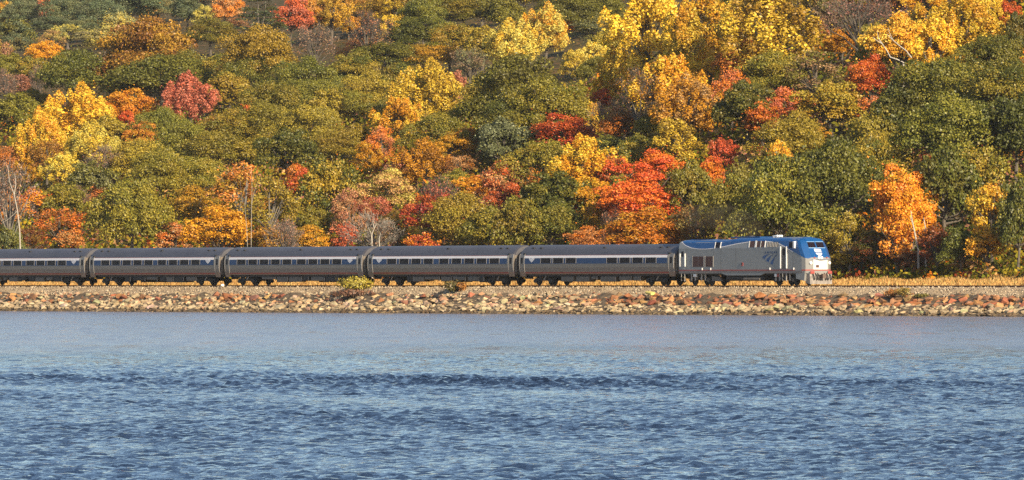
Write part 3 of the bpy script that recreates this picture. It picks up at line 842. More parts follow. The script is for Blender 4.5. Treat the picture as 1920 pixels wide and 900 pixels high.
    wtx = max(v_.co.x for v_ in me.vertices); o.scale = (2.05 / wtx, 1, 1)
    o.location = (14.1, -1.529, 2.93)
    EB = mat('emblem_blue', (.008, .05, .17), .45)
    def blade(p0, p1, p2, p3):
        """two curved edges p0->p1 (upper) and p3->p2 (lower) making one swoosh"""
        b = MB(); k = 10; up = []; lo = []
        for i in range(k + 1):
            t_ = i / k
            up.append((p0[0] + (p1[0] - p0[0]) * t_, p0[1] + (p1[1] - p0[1]) * t_ + .10 * math.sin(math.pi * t_)))
            lo.append((p3[0] + (p2[0] - p3[0]) * t_, p3[1] + (p2[1] - p3[1]) * t_ + .10 * math.sin(math.pi * t_)))
        b.prism_y(up + lo[::-1], -1.533, -1.515)
        return b
    blade((13.70, 2.60), (14.95, 2.82), (14.72, 2.79), (14.10, 2.38)).build('emblem_blade', EB, r)
    blade((14.30, 2.31), (15.55, 2.83), (15.28, 2.79), (14.74, 2.10)).build('emblem_blade', EB, r)
    blade((14.95, 2.02), (16.20, 2.85), (15.90, 2.79), (15.38, 1.90)).build('emblem_blade', EB, r)
    return r
locomotive().scale = (0.945, 1, 1)

# ------------------------------------------------------------------ foliage
def leaf_material():
    m = bpy.data.materials.new('leaf'); m.use_nodes = True
    nt = m.node_tree; n = nt.nodes; l = nt.links
    n.remove(n['Principled BSDF'])
    a = n.new('ShaderNodeAttribute'); a.attribute_type = 'OBJECT'; a.attribute_name = 'leaf_a'
    c = n.new('ShaderNodeAttribute'); c.attribute_type = 'OBJECT'; c.attribute_name = 'leaf_b'
    cv = n.new('ShaderNodeAttribute'); cv.attribute_name = 'clump'
    lv = n.new('ShaderNodeAttribute'); lv.attribute_name = 'leafvar'
    mr = n.new('ShaderNodeMapRange'); mr.interpolation_type = 'SMOOTHSTEP'; mr.inputs['From Min'].default_value = 0.2; mr.inputs['From Max'].default_value = 0.85
    l.new(cv.outputs['Fac'], mr.inputs[0])
    mx = n.new('ShaderNodeMix'); mx.data_type = 'RGBA'
    l.new(mr.outputs[0], mx.inputs[0]); l.new(a.outputs['Color'], mx.inputs[6]); l.new(c.outputs['Color'], mx.inputs[7])
    m2 = n.new('ShaderNodeMapRange'); m2.inputs['To Min'].default_value = 0.62; m2.inputs['To Max'].default_value = 1.38
    l.new(lv.outputs['Fac'], m2.inputs[0])
    sc = n.new('ShaderNodeVectorMath'); sc.operation = 'SCALE'
    l.new(mx.outputs[2], sc.inputs[0]); l.new(m2.outputs[0], sc.inputs['Scale'])
    d = n.new('ShaderNodeBsdfDiffuse'); t = n.new('ShaderNodeBsdfTranslucent'); g = n.new('ShaderNodeBsdfGlossy')
    g.inputs['Roughness'].default_value = 0.5; g.inputs['Color'].default_value = (0.9, 0.9, 0.9, 1)
    l.new(sc.outputs[0], d.inputs['Color']); l.new(sc.outputs[0], t.inputs['Color'])
    s1 = n.new('ShaderNodeMixShader'); s1.inputs[0].default_value = 0.22
    l.new(d.outputs[0], s1.inputs[1]); l.new(t.outputs[0], s1.inputs[2])
    s2 = n.new('ShaderNodeMixShader'); s2.inputs[0].default_value = 0.03
    l.new(s1.outputs[0], s2.inputs[1]); l.new(g.outputs[0], s2.inputs[2])
    l.new(s2.outputs[0], n['Material Output'].inputs['Surface'])
    return m
LEAF = leaf_material()
def bark_material():
    m = bpy.data.materials.new('bark'); m.use_nodes = True
    nt = m.node_tree; n = nt.nodes; l = nt.links; b = n['Principled BSDF']; b.inputs['Roughness'].default_value = 0.9
    oi = n.new('ShaderNodeObjectInfo'); tc = n.new('ShaderNodeTexCoord')
    tx = n.new('ShaderNodeTexNoise'); tx.inputs['Scale'].default_value = 3; tx.inputs['Detail'].default_value = 5
    l.new(tc.outputs['Object'], tx.inputs['Vector'])
    r = n.new('ShaderNodeMapRange'); r.inputs['To Min'].default_value = 0.5; r.inputs['To Max'].default_value = 1.5; l.new(tx.outputs['Fac'], r.inputs[0])
    sc = n.new('ShaderNodeVectorMath'); sc.operation = 'SCALE'; l.new(oi.outputs['Color'], sc.inputs[0]); l.new(r.outputs[0], sc.inputs['Scale'])
    l.new(sc.outputs[0], b.inputs['Base Color'])
    return m
BARK = bark_material()

def leaf_mesh(name, cen, nrm, size, clump, r, slim=0.62):
    n = len(cen)
    nrm = nrm / np.maximum(np.linalg.norm(nrm, axis=1, keepdims=True), 1e-6)
    t = r.normal(size=(n, 3)); t -= (t * nrm).sum(1, keepdims=True) * nrm
    t /= np.maximum(np.linalg.norm(t, axis=1, keepdims=True), 1e-6)
    b = np.cross(nrm, t)
    s = size[:, None]
    v = np.stack([cen + t * s, cen + b * s * slim + nrm * s * .15, cen - t * s, cen - b * s * slim + nrm * s * .15], 1).reshape(-1, 3)
    f = np.arange(4 * n, dtype=np.int32).reshape(-1, 4)
    me = mesh_np(name, v, f, LEAF)
    a = me.attributes.new('clump', 'FLOAT', 'FACE'); a.data.foreach_set('value', clump.astype(np.float32))
    a = me.attributes.new('leafvar', 'FLOAT', 'FACE'); a.data.foreach_set('value', r.random(n).astype(np.float32))
    return me

def tube_np(V, Fc, pts, rad, k=5):
    base = len(V)
    pts = [np.asarray(p, float) for p in pts]
    for i, p in enumerate(pts):
        d = pts[min(i + 1, len(pts) - 1)] - pts[max(i - 1, 0)]
        d = d / max(np.linalg.norm(d), 1e-6)
        q = np.cross(d, [0.31, 0.95, 0.1]); q /= max(np.linalg.norm(q), 1e-6); w = np.cross(d, q)
        for j in range(k):
            a = 2 * math.pi * j / k
            V.append(tuple(p + (q * math.cos(a) + w * math.sin(a)) * rad[i]))
    for i in range(len(pts) - 1):
        for j in range(k):
            Fc.append((base + i * k + j, base + i * k + (j + 1) % k, base + (i + 1) * k + (j + 1) % k, base + (i + 1) * k + j))

def sample_shell(r, n, lo, hi, zmin):
    out = []
    while len(out) < n:
        d = r.normal(size=3); d /= np.linalg.norm(d)
        if d[2] < zmin: continue
        out.append(d * r.uniform(lo, hi))
    return np.array(out)

def make_crown(style, w, h, clear, seed, dens=1.0):
    """crown w wide and h tall above a bare stem of height clear; returns crown and trunk meshes"""
    r = np.random.default_rng(seed)
    R = w / 2; cz = clear
    P = dict(oak=(70, .18, .84, 350, -.5), poplar=(96, .125, 1.35, 165, -.85), maple=(62, .18, .85, 225, -.6), sparse=(56, .16, .8, 85, -.7), bare=(38, .2, .9, 34, -.5), spruce=(60, .2, .4, 80, -.9))[style]
    nC, cr, flat, per, zmin = P
    dirs = sample_shell(r, nC, .55, 1.0, zmin)
    # uneven outline: lobes pushed out and pulled in
    lob = 1 + .17 * np.sin(3 * np.arctan2(dirs[:, 1], dirs[:, 0]) + seed) + .12 * r.normal(size=nC)
    dirs[:, :2] *= lob[:, None]
    c = np.empty_like(dirs)
    if style == 'oak':
        c[:, 0] = dirs[:, 0] * R * .86; c[:, 1] = dirs[:, 1] * R * .86; c[:, 2] = cz + (.04 + .86 * np.clip(dirs[:, 2] + .5, 0, 2) / 1.5) * h
    elif style == 'spruce':
        zz = r.random(nC); a = r.uniform(0, 6.28, nC); k = (1 - zz) ** .8 * R * .9
        c = np.stack([np.cos(a) * k, np.sin(a) * k, cz + zz * h * .95], -1)
    elif style == 'poplar':
        taper = 1 - .35 * np.clip(dirs[:, 2], 0, 1) ** 2
        c[:, 0] = dirs[:, 0] * R * .88 * taper; c[:, 1] = dirs[:, 1] * R * .88 * taper; c[:, 2] = cz + (dirs[:, 2] * .5 + .46) * h * .98
    else:
        c[:, 0] = dirs[:, 0] * R * .86; c[:, 1] = dirs[:, 1] * R * .86; c[:, 2] = cz + (dirs[:, 2] * .48 + .46) * h
    radii = cr * R * 1.35 * r.uniform(.5, 1.4, nC)
    hue = r.random(nC)
    hue = np.clip(hue * .75 + .25 * (c[:, 2] - cz) / h, 0, 1)
    cen = []; nr = []; cl = []
    for i in range(nC):
        n = max(4, int(per * dens * (radii[i] / (cr * R * 1.35)) ** 1.6))
        d = r.normal(size=(n, 3)); d /= np.linalg.norm(d, axis=1, keepdims=True)
        if style in ('oak', 'maple', 'spruce'):
            d[:, 2] = np.where(d[:, 2] < -.45, -d[:, 2] * .6, d[:, 2])
        k = r.uniform(.72, 1.06, n)[:, None]
        off = d * k * radii[i]; off[:, 2] *= flat
        if style == 'poplar':   # upswept sprays: narrow towards their tips
            tip = (off[:, 2] / (radii[i] * flat) + 1) / 2
            off[:, :2] *= (1.1 - .75 * tip)[:, None]
        if style == 'oak':      # boughs droop towards the outside
            out = np.linalg.norm(off[:, :2] + c[i, :2], axis=1) / R
            off[:, 2] -= .10 * h * np.clip(out - .7, 0, 1)
        cen.append(c[i] + off)
        nn = d * np.array([1, 1, 1 / max(flat, .3)]); nn /= np.linalg.norm(nn, axis=1, keepdims=True)
        nr.append(nn * 1.0 + r.normal(size=(n, 3)) * .75)
        cl.append(np.clip(hue[i] + r.normal(0, .17, n), 0, 1))
    # loose leaves between the clumps so the outline frays
    m = int(nC * per * .10 * dens)
    pick = r.integers(0, nC, m)
    cen.append(c[pick] + r.normal(size=(m, 3)) * (radii[pick, None] * .75)); nr.append(r.normal(size=(m, 3))); cl.append(hue[pick])
    cen = np.concatenate(cen); nr = np.concatenate(nr); cl = np.concatenate(cl)
    base = {'poplar': .122, 'oak': .108, 'maple': .110, 'sparse': .115, 'bare': .12, 'spruce': .11}[style]
    size = base * r.uniform(.7, 1.3, len(cen)) * (1.15 if w > 8 else 1.0 if w > 5 else .82)
    V = []; Fc = []
    lean = r.normal(0, .035, 2) * h
    top = np.array([lean[0], lean[1], cz + h * (.72 if style != 'oak' else .55)])
    tr = .022 * (clear + h) ** 1.0 + .03
    mid = top * .5 + r.normal(0, .02, 3) * h
    tube_np(V, Fc, [(0, 0, -.8), (0, 0, .15), (mid[0], mid[1], clear * .9), top], [tr * 1.5, tr, tr * .72, tr * .22], 7)
    order = r.permutation(nC)[:(26 if style in ('bare', 'sparse') else 15)]
    for i in order:
        z0 = clear * r.uniform(.8, 1.0) + r.uniform(0, .45) * max(c[i, 2] - clear, 0)
        z0 = min(z0, top[2] - .1)
        t_ = z0 / top[2]
        s = np.array([mid[0] * t_, mid[1] * t_, z0]); e = c[i]
        m_ = s * .45 + e * .55 + np.array([0, 0, -.05 * h if style == 'oak' else .03 * h]) + r.normal(0, .03 * R, 3)
        tube_np(V, Fc, [s, m_, e], [tr * .42, tr * .26, tr * .09], 4)
    if style in ('bare', 'sparse'):
        # fine twigs
        nt_ = 800 if style == 'bare' else 110
        tv = []
        for i in range(nC):
            for _ in range(max(2, nt_ // nC)):
                s = c[i] + r.normal(size=3) * radii[i] * .35
                d = (c[i] - np.array([0, 0, clear + .25 * h])); d = d / max(np.linalg.norm(d), .1) + r.normal(size=3) * .55 + np.array([0, 0, .35])
                d /= np.linalg.norm(d)
                tube_np(V, Fc, [s, s + d * r.uniform(.5, 1.15) * (.11 * w)], [.030, .012], 3)
    if style == 'bare':
        size *= .8
    tm = mesh_np('trunk', np.array(V), Fc, BARK)
    return leaf_mesh('crown', cen, nr, size, cl, r), tm

ARCH = {}
def arch(style, w, h, clear, n, dens=1.0):
    for k in range(n):
        ARCH.setdefault(style, []).append((w, h, clear, make_crown(style, w, h, clear, 100 * len(ARCH) + 17 * k + int(w * 3), dens)))
arch('oak', 10.5, 7.2, 3.6, 4, 1.0); arch('oak', 5.5, 4.4, 2.0, 2, .62)
arch('poplar', 9.0, 9.5, 3.0, 3, 1.1); arch('poplar', 4.6, 6.0, 2.0, 2, .55)
arch('maple', 6.5, 6.5, 2.2, 3, 1.0); arch('maple', 3.4, 3.6, 1.2, 2, .45)
arch('sparse', 6.0, 6.5, 2.4, 3, 1.0); arch('sparse', 3.2, 3.8, 1.2, 1, .6)
arch('bare', 6.0, 7.0, 2.6, 3, 1.0)
arch('spruce', 5.0, 7.5, 1.5, 1, 1.3)

PAL = dict(
    G1=(.094, .102, .013), G2=(.190, .172, .018), G3=(.310, .232, .022), G4=(.105, .135, .062), G5=(.20, .21, .095),  # G4: bluish green, haze of the far top rows put into the colour
    OL=(.27, .175, .016), BR=(.21, .085, .014), Y=(.70, .475, .040), PY=(.60, .50, .10), YO=(.68, .31, .014), O=(.64, .19, .014),
    R=(.58, .085, .020), C=(.34, .028, .022), P=(.48, .15, .085), T=(.46, .25, .10), B=(.30, .185, .12), BG=(.22, .17, .14), DR=(.18, .035, .012), M=(.32, .14, .09))
BARKS = dict(n=(.10, .08, .062), w=(.16, .14, .118), g=(.14, .12, .10), d=(.05, .04, .032))

# how much nearer (m) a tree stands than the foot of its crown alone suggests, by its place in the list below
NEARER = [21.4, 42.5, 0.0, 0.0, 0.0, 5.0, 4.4, 0.0, 0.0, -2.0, -2.0, 0.0, 3.9, 17.4, 2.6, 0.0, 0.0, 27.1, 0.0, 0.0, 0.0, 0.0, 36.8, 0.0, 8.7, 56.1, 0.0, 11.8, 0.0, 0.0, 0.0, 27.8, 16.2, 16.4, 0.0, -2.0, 28.4, 21.6, 0.0, 5.8, 7.0, 0.0, 0.8, 14.2, 1.8, 3.4, 0.0, 0.0, 33.2, 25.2, 0.0, 0.0, 1.9, 5.0, 0.0, 8.5, 21.4, 25.4, 0.0, 0.7, 0.0, 3.7, 0.0, 0.0, 0.0, -2.0, 3.5, 34.3, -1.1, 13.1, 2.2, -2.0, 3.7, 0.0, 0.0, 4.3, 0.9, 5.9, 0.0, -2.0, 0.0, 0.0, 0.0, 0.0, 0.0, 5.0, -11.7, 0.0, 0.0, 0.0, 16.5, 0.0, 15.4, 0.0, 3.2, -12.0, 6.3, 0.0, 33.7, 11.3, 0.0, 35.2, 0.0, 5.9, 0.0, 0.0, 0.0, 0.0, 1.5, 12.4, 3.6, 30.3, 21.9, 0.0, 5.5, 11.2, 0.0, 0.0, 0.0, 19.8, 33.9, 0.0, 44.2, 1.7, 21.9, 2.3, 0.0, 0.0, 13.2, 5.7, 0.0, 2.1, -4.0, 0.0, 0.0, 0.0, 13.4, 14.1, 13.1, -2.0, 20.7, 2.2, -0.1, 0.0, 0.0, 0.0, 0.0, 0.0, 4.3, 0.0, 0.0, 0.0, 0.0, 0.0, -2.0, 8.8, 0.0, 1.5, 0.0, 0.0, -4.0, -1.4, 0.0, 16.0, 16.0, 22.2, 36.3, 7.7, 0.0, 6.4, 31.6, 1.8, 50.1, 41.1, 40.1, 5.4, 25.2, 0.0, 5.2, 0.0, 0.0, 0.0, 24.1, 0.0, 0.0, 0.0, 1.0, 1.7, 0.0, 0.8, 7.5, 0.0, 6.8, 22.2, 5.3, -2.0, -9.2, -2.0, 0.0, 0.0, 0.0, 0.0, 6.8, 6.8, 6.0, 0.0, 0.0, 0.0, 26.1, 0.0, 0.0, 11.7, 0.0, 12.3, 0.0, 0.0, 0.0, 11.0, 0.7, 0.0, 1.5, 28.4, 0.0, 0.0, 43.9, 0.0, 0.0, 0.0, 17.6, 8.8, 0.0, 19.1, 0.0, 24.9, 0.9, -2.0, 3.3, 0.0, 2.5, 5.6, 0.0, -2.0, 1.1, 1.2, 0.0, 0.0, 0.0, 0.0, 60.8, 0.0, 12.3]
tree_rng = random.Random(5)
def tree(x, yt, yb, w, style, a, b, label, bark='n', name=None, cat='tree', near=0.0, group='trees on the wooded hillside'):
    # distance: walk back along the view line until the crown's top reaches the row where the photo has it
    d0 = None
    for d in np.arange(560, 2600, 1.0):
        q = at(x, 300, d); _, p = up_of(q[0], q[1])
        if p >= 14.0: d0 = float(d); break
    def foot(d):                     # gap between the ground and the lowest boughs seen from the camera
        q = at(x, yb, d); uu, p = up_of(q[0], q[1])
        hc = (yb - yt) / F * d
        return q[2] - float(ground(uu, p)) - min(max(.40 * hc, 1.3), 3.6)
    d = d0 + tree_rng.uniform(0, 2.0)
    while foot(d) > 0 and d < 2500: d += .5
    d = max(d - near, d0)
    def stand(d):
        q = at(x, yt, d); uu, p = up_of(q[0], q[1]); gz = float(ground(uu, p))
        return w / F * d * (1.14 if style == 'oak' else 1.28), q, uu, p, gz, max(q[2] - gz, 1.6) + .12
    wm, q, uu, p, gz, tt = stand(d)
    slim = {'oak': .92, 'poplar': .95, 'maple': .85, 'sparse': .9, 'bare': .95, 'spruce': 1.2}[style]
    while tt < slim * wm and d > d0 and near == 0:
        d -= .5; wm, q, uu, p, gz, tt = stand(d)
    L = [k for k in ARCH[style]]
    best = min(abs(math.log(k[0] / max(wm, 2))) for k in L)
    L = [k for k in L if abs(math.log(k[0] / max(wm, 2))) < best + .05]
    aw, ah, ac, (cm, tm) = tree_rng.choice(L)
    PLACED.append((uu, p, wm / 2, tt))
    o = thing(name or {'bare': 'bare_tree', 'spruce': 'conifer_tree'}.get(style, 'autumn_tree'), label, cat, (float(q[0]), float(q[1]), gz), tree_rng.uniform(0, 6.28), group)
    sx = wm / aw; o.scale = (sx, sx, tt / (ah + ac))
    t = link('trunk', tm, o); t.color = (*BARKS[bark], 1)
    c = link('crown', cm, o)
    k = tree_rng.uniform(.74, 1.2)
    va, vb = np.array(PAL[a]), np.array(PAL[b])
    other = np.array(PAL[tree_rng.choice(('OL', 'BR', 'YO', 'G2', 'G3') if a[0] == 'G' else ('G3', 'O', 'YO', 'R', 'T', 'OL'))])
    mixk = .2 if a[0] == 'G' else .10 if a in ('Y', 'PY') else .26
    vb = vb * (1 - mixk) + other * mixk
    c['leaf_a'] = [float(v * k) for v in va]; c['leaf_b'] = [float(v * k) for v in vb]
    return o

TREES = [
# far left, top rows (farther off)
(8, 2, 45, 62, 'poplar', 'PY', 'YO', 'pale yellow tree in the top left corner of the hillside'),
(86, -6, 28, 30, 'maple', 'P', 'O', 'small salmon pink tree among blue green crowns near the top left'),
(45, -4, 40, 75, 'oak', 'G4', 'G4', 'blue green tree between the corner yellow tree and the salmon pink tree'),
(128, -8, 30, 78, 'oak', 'G4', 'G5', 'blue green tree just right of the salmon pink tree at the top'),
(185, -10, 30, 80, 'oak', 'G4', 'G4', 'second blue green tree right of the salmon pink tree, at the top edge'),
(245, -12, 28, 85, 'oak', 'G4', 'G4', 'blue green tree at the top edge left of the brown dome tree'),
(300, -14, 26, 75, 'oak', 'G4', 'G4', 'blue green tree at the top edge above the brown dome tree'),
(352, -8, 40, 62, 'oak', 'G4', 'G4', 'blue green tree at the top edge right of the brown dome tree'),
(30, 32, 66, 70, 'oak', 'G4', 'G2', 'dull green tree below the pale yellow corner tree, at left'),
(100, 28, 62, 80, 'oak', 'G4', 'G4', 'dull green tree below the salmon pink tree'),
(165, 32, 66, 80, 'oak', 'G4', 'G5', 'dull green tree above the small tan and gold trees, upper left'),
(225, 20, 58, 66, 'oak', 'G5', 'PY', 'pale sage green tree left of the brown dome tree'),
(128, 45, 72, 66, 'poplar', 'G5', 'PY', 'pale sage tree tinged with yellow over the small golden tree'),
(196, 50, 88, 78, 'maple', 'PY', 'G5', 'pale straw yellow tree left of the big brown dome tree'),
(100, 56, 86, 50, 'sparse', 'T', 'PY', 'thin tan tree just above the small golden tree at upper left'),
(84, 76, 112, 56, 'maple', 'YO', 'YO', 'small golden orange tree at upper left among green crowns'),
(32, 60, 100, 52, 'oak', 'G4', 'G4', 'green tree left of the small golden orange tree'),
(8, 70, 120, 40, 'sparse', 'M', 'G2', 'reddish brown thin tree on the left edge, upper part'),
(18, 98, 140, 66, 'oak', 'G2', 'G2', 'olive green tree on the left edge under the reddish thin tree'),
(62, 104, 150, 74, 'oak', 'G2', 'G3', 'olive green tree below the small golden orange tree'),
(140, 86, 165, 125, 'oak', 'G1', 'G2', 'broad dark green tree below the pale straw yellow tree'),
(285, 28, 122, 165, 'oak', 'BR', 'OL', 'large rusty brown dome shaped tree at upper left'),
(210, 100, 150, 70, 'oak', 'BR', 'BR', 'rust brown tree at the lower left foot of the brown dome tree'),
(40, 142, 178, 46, 'maple', 'M', 'P', 'small dusty red tree near the left edge, above the large golden tree'),
(10, 128, 175, 50, 'bare', 'B', 'M', 'bare grey twigged tree on the left edge above green crowns'),
(72, 120, 160, 34, 'bare', 'B', 'M', 'small bare brown tree left of the broad dark green tree'),
(28, 172, 232, 82, 'oak', 'G2', 'G2', 'green tree on the left edge level with the large golden tree'),
(66, 164, 206, 56, 'oak', 'G3', 'G2', 'small olive tree touching the left side of the large golden tree'),
(146, 157, 256, 118, 'poplar', 'Y', 'YO', 'large golden yellow tree at left, tallest of the left yellow trees'),
(78, 208, 300, 84, 'poplar', 'Y', 'YO', 'golden yellow tree left and below the large golden tree'),
(50, 290, 345, 50, 'poplar', 'YO', 'Y', 'narrow golden tree near the left edge above the bare white trunk'),
(238, 165, 215, 84, 'maple', 'YO', 'O', 'golden orange tree touching the right side of the large golden tree'),
(186, 190, 240, 60, 'poplar', 'YO', 'Y', 'golden yellow tree between the large golden tree and the golden orange one'),
(240, 205, 228, 26, 'maple', 'R', 'R', 'tiny red tree under the golden orange tree at left'),
(200, 214, 256, 92, 'oak', 'G3', 'OL', 'olive brown tree in front of the large golden tree'),
(300, 98, 190, 185, 'oak', 'G2', 'G1', 'very wide dark green tree under the brown dome tree'),
(352, 92, 150, 120, 'oak', 'G1', 'G2', 'dark green tree right of the brown dome tree, above the pink tree'),
(268, 228, 264, 56, 'maple', 'YO', 'O', 'small round golden orange tree at left, alone among green'),
(300, 196, 258, 100, 'oak', 'G2', 'G1', 'dark green tree left of and below the pink tree'),
# second fifth, upper
(385, 10, 42, 42, 'poplar', 'PY', 'PY', 'small pale yellow tree at the top, left of the dark conifer'),
(396, 34, 84, 90, 'oak', 'G2', 'G1', 'round green tree right of the brown dome tree'),
(428, -12, 45, 50, 'maple', 'T', 'O', 'peach tan tree on the top edge left of the dark conifer'),
(448, 28, 60, 44, 'sparse', 'T', 'P', 'thin peach pink tree at the left foot of the dark conifer'),
(490, -20, 60, 95, 'spruce', 'G4', 'G1', 'dark grey green conifer at the top, left of the pink trees'),
(548, -8, 66, 64, 'maple', 'P', 'R', 'salmon red tree at the top, right of the dark conifer'),
(580, -4, 58, 50, 'maple', 'YO', 'T', 'peach gold tree at the top, right of the salmon red tree'),
(622, -14, 56, 78, 'poplar', 'OL', 'Y', 'dark gold tree on the top edge above the brown twiggy dome'),
(486, 47, 130, 140, 'oak', 'OL', 'G3', 'big olive gold dome shaped tree below the dark conifer'),
(592, 44, 108, 66, 'bare', 'M', 'B', 'dusky brown twiggy dome right of the olive gold dome tree'),
(410, 96, 148, 100, 'oak', 'G2', 'G1', 'green tree below the olive gold dome tree, left part'),
(468, 100, 160, 96, 'oak', 'G1', 'G2', 'green tree directly below the olive gold dome tree'),
(580, 104, 152, 112, 'oak', 'G1', 'G2', 'flat topped dark green tree below the brown twiggy dome'),
(355, 138, 215, 92, 'poplar', 'P', 'P', 'pink and cream tree standing alone among green crowns at left'),
(428, 134, 192, 92, 'oak', 'G3', 'OL', 'olive tree directly right of the pink tree'),
(505, 145, 205, 120, 'oak', 'G2', 'G3', 'fresh green tree right of the olive tree beside the pink tree'),
(598, 144, 192, 96, 'oak', 'G2', 'G2', 'green tree below the flat topped dark green tree'),
(615, 164, 222, 84, 'oak', 'G3', 'OL', 'yellowish green tree left of the big central yellow tree, upper'),
(461, 199, 224, 34, 'maple', 'R', 'O', 'small vivid red orange tree among green right of the pink tree'),
(398, 222, 247, 28, 'maple', 'R', 'R', 'small vivid red tree below the pink tree'),
(500, 190, 262, 112, 'oak', 'G3', 'G2', 'olive green tree right of the small red orange tree'),
(582, 190, 250, 112, 'oak', 'G3', 'G2', 'olive green tree right of centre left, above the olive edge trees'),
(432, 206, 268, 106, 'oak', 'G2', 'G3', 'green tree just under the small red orange tree'),
(350, 222, 276, 110, 'oak', 'G2', 'G2', 'dark green tree just under the pink tree'),
(545, 236, 320, 100, 'oak', 'G1', 'G2', 'dark green tree with deep shade left of the red orange slip tree'),
# third fifth, upper
(655, -12, 46, 66, 'poplar', 'OL', 'YO', 'dark golden tree on the top edge over the pale pink bare tree'),
(745, -16, 40, 120, 'poplar', 'Y', 'OL', 'wide golden tree on the top edge left of centre'),
(732, 24, 76, 46, 'poplar', 'Y', 'OL', 'narrow golden tree right of the pale pink bare tree'),
(690, 20, 82, 78, 'bare', 'T', 'P', 'pale pink bare twigged tree near the top, left of centre'),
(655, 30, 60, 34, 'maple', 'YO', 'YO', 'small golden tree left of the pale pink bare tree'),
(668, 72, 104, 80, 'sparse', 'BR', 'P', 'rust coloured thin tree below the pale pink bare tree'),
(795, -8, 60, 92, 'oak', 'G1', 'G2', 'dark green tree on the top edge right of the wide golden tree'),
(870, -14, 46, 112, 'oak', 'G2', 'G2', 'green tree on the top edge left of the pale yellow pair'),
(770, 35, 84, 84, 'oak', 'G1', 'G1', 'very dark green tree right of the narrow golden tree'),
(845, 38, 90, 92, 'oak', 'G2', 'OL', 'green tree with orange tips in the upper middle'),
(905, 46, 98, 88, 'oak', 'G3', 'OL', 'olive gold tree left of the pale yellow pair'),
(945, -8, 46, 76, 'oak', 'G2', 'G2', 'green tree on the top edge above the pale yellow pair'),
(720, 74, 128, 122, 'oak', 'G1', 'G2', 'dark green tree below the narrow golden tree'),
(665, 98, 152, 98, 'oak', 'G1', 'G2', 'dark green tree below the rust coloured thin tree'),
(752, 112, 150, 110, 'oak', 'G1', 'G1', 'dark green tree above and left of the big central yellow tree'),
(800, 80, 126, 132, 'oak', 'OL', 'YO', 'wide gold tinted olive tree above the big central yellow tree'),
(882, 84, 152, 66, 'sparse', 'G5', 'B', 'grey green thin tree right of the gold tinted olive tree'),
(802, 112, 214, 112, 'poplar', 'Y', 'Y', 'big bright yellow tree in the centre of the hillside'),
(752, 180, 250, 100, 'poplar', 'Y', 'YO', 'bright yellow tree at the lower left of the big central yellow tree'),
(852, 128, 186, 36, 'sparse', 'P', 'M', 'thin pink tree touching the right side of the big central yellow tree'),
(694, 132, 186, 104, 'oak', 'G3', 'OL', 'olive gold tree left of the big central yellow tree'),
(668, 164, 220, 100, 'oak', 'G2', 'G1', 'green tree left of the lower central yellow tree'),
(725, 178, 240, 60, 'oak', 'G2', 'G2', 'small green tree touching the lower central yellow tree'),
(962, 36, 116, 94, 'poplar', 'PY', 'Y', 'pale lemon tree, left one of the pale yellow pair at the upper middle'),
(1022, 6, 92, 88, 'poplar', 'PY', 'YO', 'pale gold tree, right and upper one of the pale yellow pair'),
(975, 98, 172, 172, 'oak', 'G2', 'G1', 'wide green tree below the pale yellow pair'),
(918, 132, 222, 132, 'oak', 'G2', 'G2', 'big green tree right of the big central yellow tree'),
(1015, 144, 228, 150, 'oak', 'G2', 'G3', 'big green tree left of the yellow slope above the crimson maple'),
(950, 180, 250, 120, 'oak', 'G1', 'G2', 'dark green tree above the grey green silvery tree'),
(822, 206, 272, 112, 'oak', 'G3', 'G2', 'dull olive tree at the foot of the big central yellow tree'),
# fourth fifth, upper
(1062, -14, 50, 108, 'oak', 'G2', 'G1', 'green tree on the top edge right of the pale yellow pair'),
(1130, -14, 44, 92, 'oak', 'G2', 'G2', 'green tree on the top edge left of the giant yellow tree'),
(1118, 30, 74, 88, 'sparse', 'G5', 'G2', 'grey green thin tree left of the giant yellow tree'),
(1068, 38, 58, 26, 'maple', 'O', 'O', 'tiny orange tree right of the pale yellow pair'),
(1140, 56, 92, 60, 'oak', 'G3', 'G2', 'small olive tree touching the left side of the giant yellow tree'),
(1078, 90, 136, 54, 'poplar', 'Y', 'PY', 'yellow tree at the left end of the yellow band beside the giant yellow tree'),
(1112, 78, 122, 60, 'poplar', 'Y', 'PY', 'yellow tree at the top of the yellow band beside the giant yellow tree'),
(1152, 88, 160, 58, 'poplar', 'Y', 'YO', 'yellow tree at the right end of the yellow band beside the giant yellow tree'),
(1118, 105, 146, 64, 'oak', 'G2', 'G2', 'small green tree under the arch of the yellow band'),
(1218, -34, 140, 150, 'poplar', 'Y', 'Y', 'giant yellow tree rising past the top edge right of centre'),
(1312, -20, 136, 130, 'poplar', 'Y', 'YO', 'tall yellow tree joined to the right side of the giant yellow tree'),
(1258, 100, 220, 120, 'poplar', 'Y', 'YO', 'yellow tree below the giant yellow tree'),
(1330, 92, 170, 88, 'poplar', 'Y', 'YO', 'yellow tree left of the rust orange tree'),
(1296, 140, 240, 120, 'poplar', 'YO', 'T', 'golden tree with orange tint below the giant yellow tree'),
(1140, 142, 182, 66, 'poplar', 'Y', 'YO', 'small upright yellow tree above the crimson maple'),
(1106, 186, 226, 36, 'poplar', 'Y', 'YO', 'tiny yellow tree between the crimson maple and the brown twiggy tree'),
(1130, 168, 196, 34, 'maple', 'C', 'R', 'small crimson tree under the small upright yellow tree'),
(1200, 128, 205, 92, 'bare', 'B', 'BR', 'brown twiggy tree under the giant yellow tree'),
(1145, 188, 232, 70, 'bare', 'M', 'B', 'reddish brown twiggy tree right of the crimson maple'),
(1060, 212, 266, 96, 'maple', 'R', 'R', 'broad vivid red maple in the middle of the slope'),
(1170, 204, 264, 84, 'maple', 'O', 'T', 'soft orange tree right of the vivid red maple'),
(1240, 198, 244, 76, 'oak', 'G2', 'G3', 'small green tree right of the soft orange tree'),
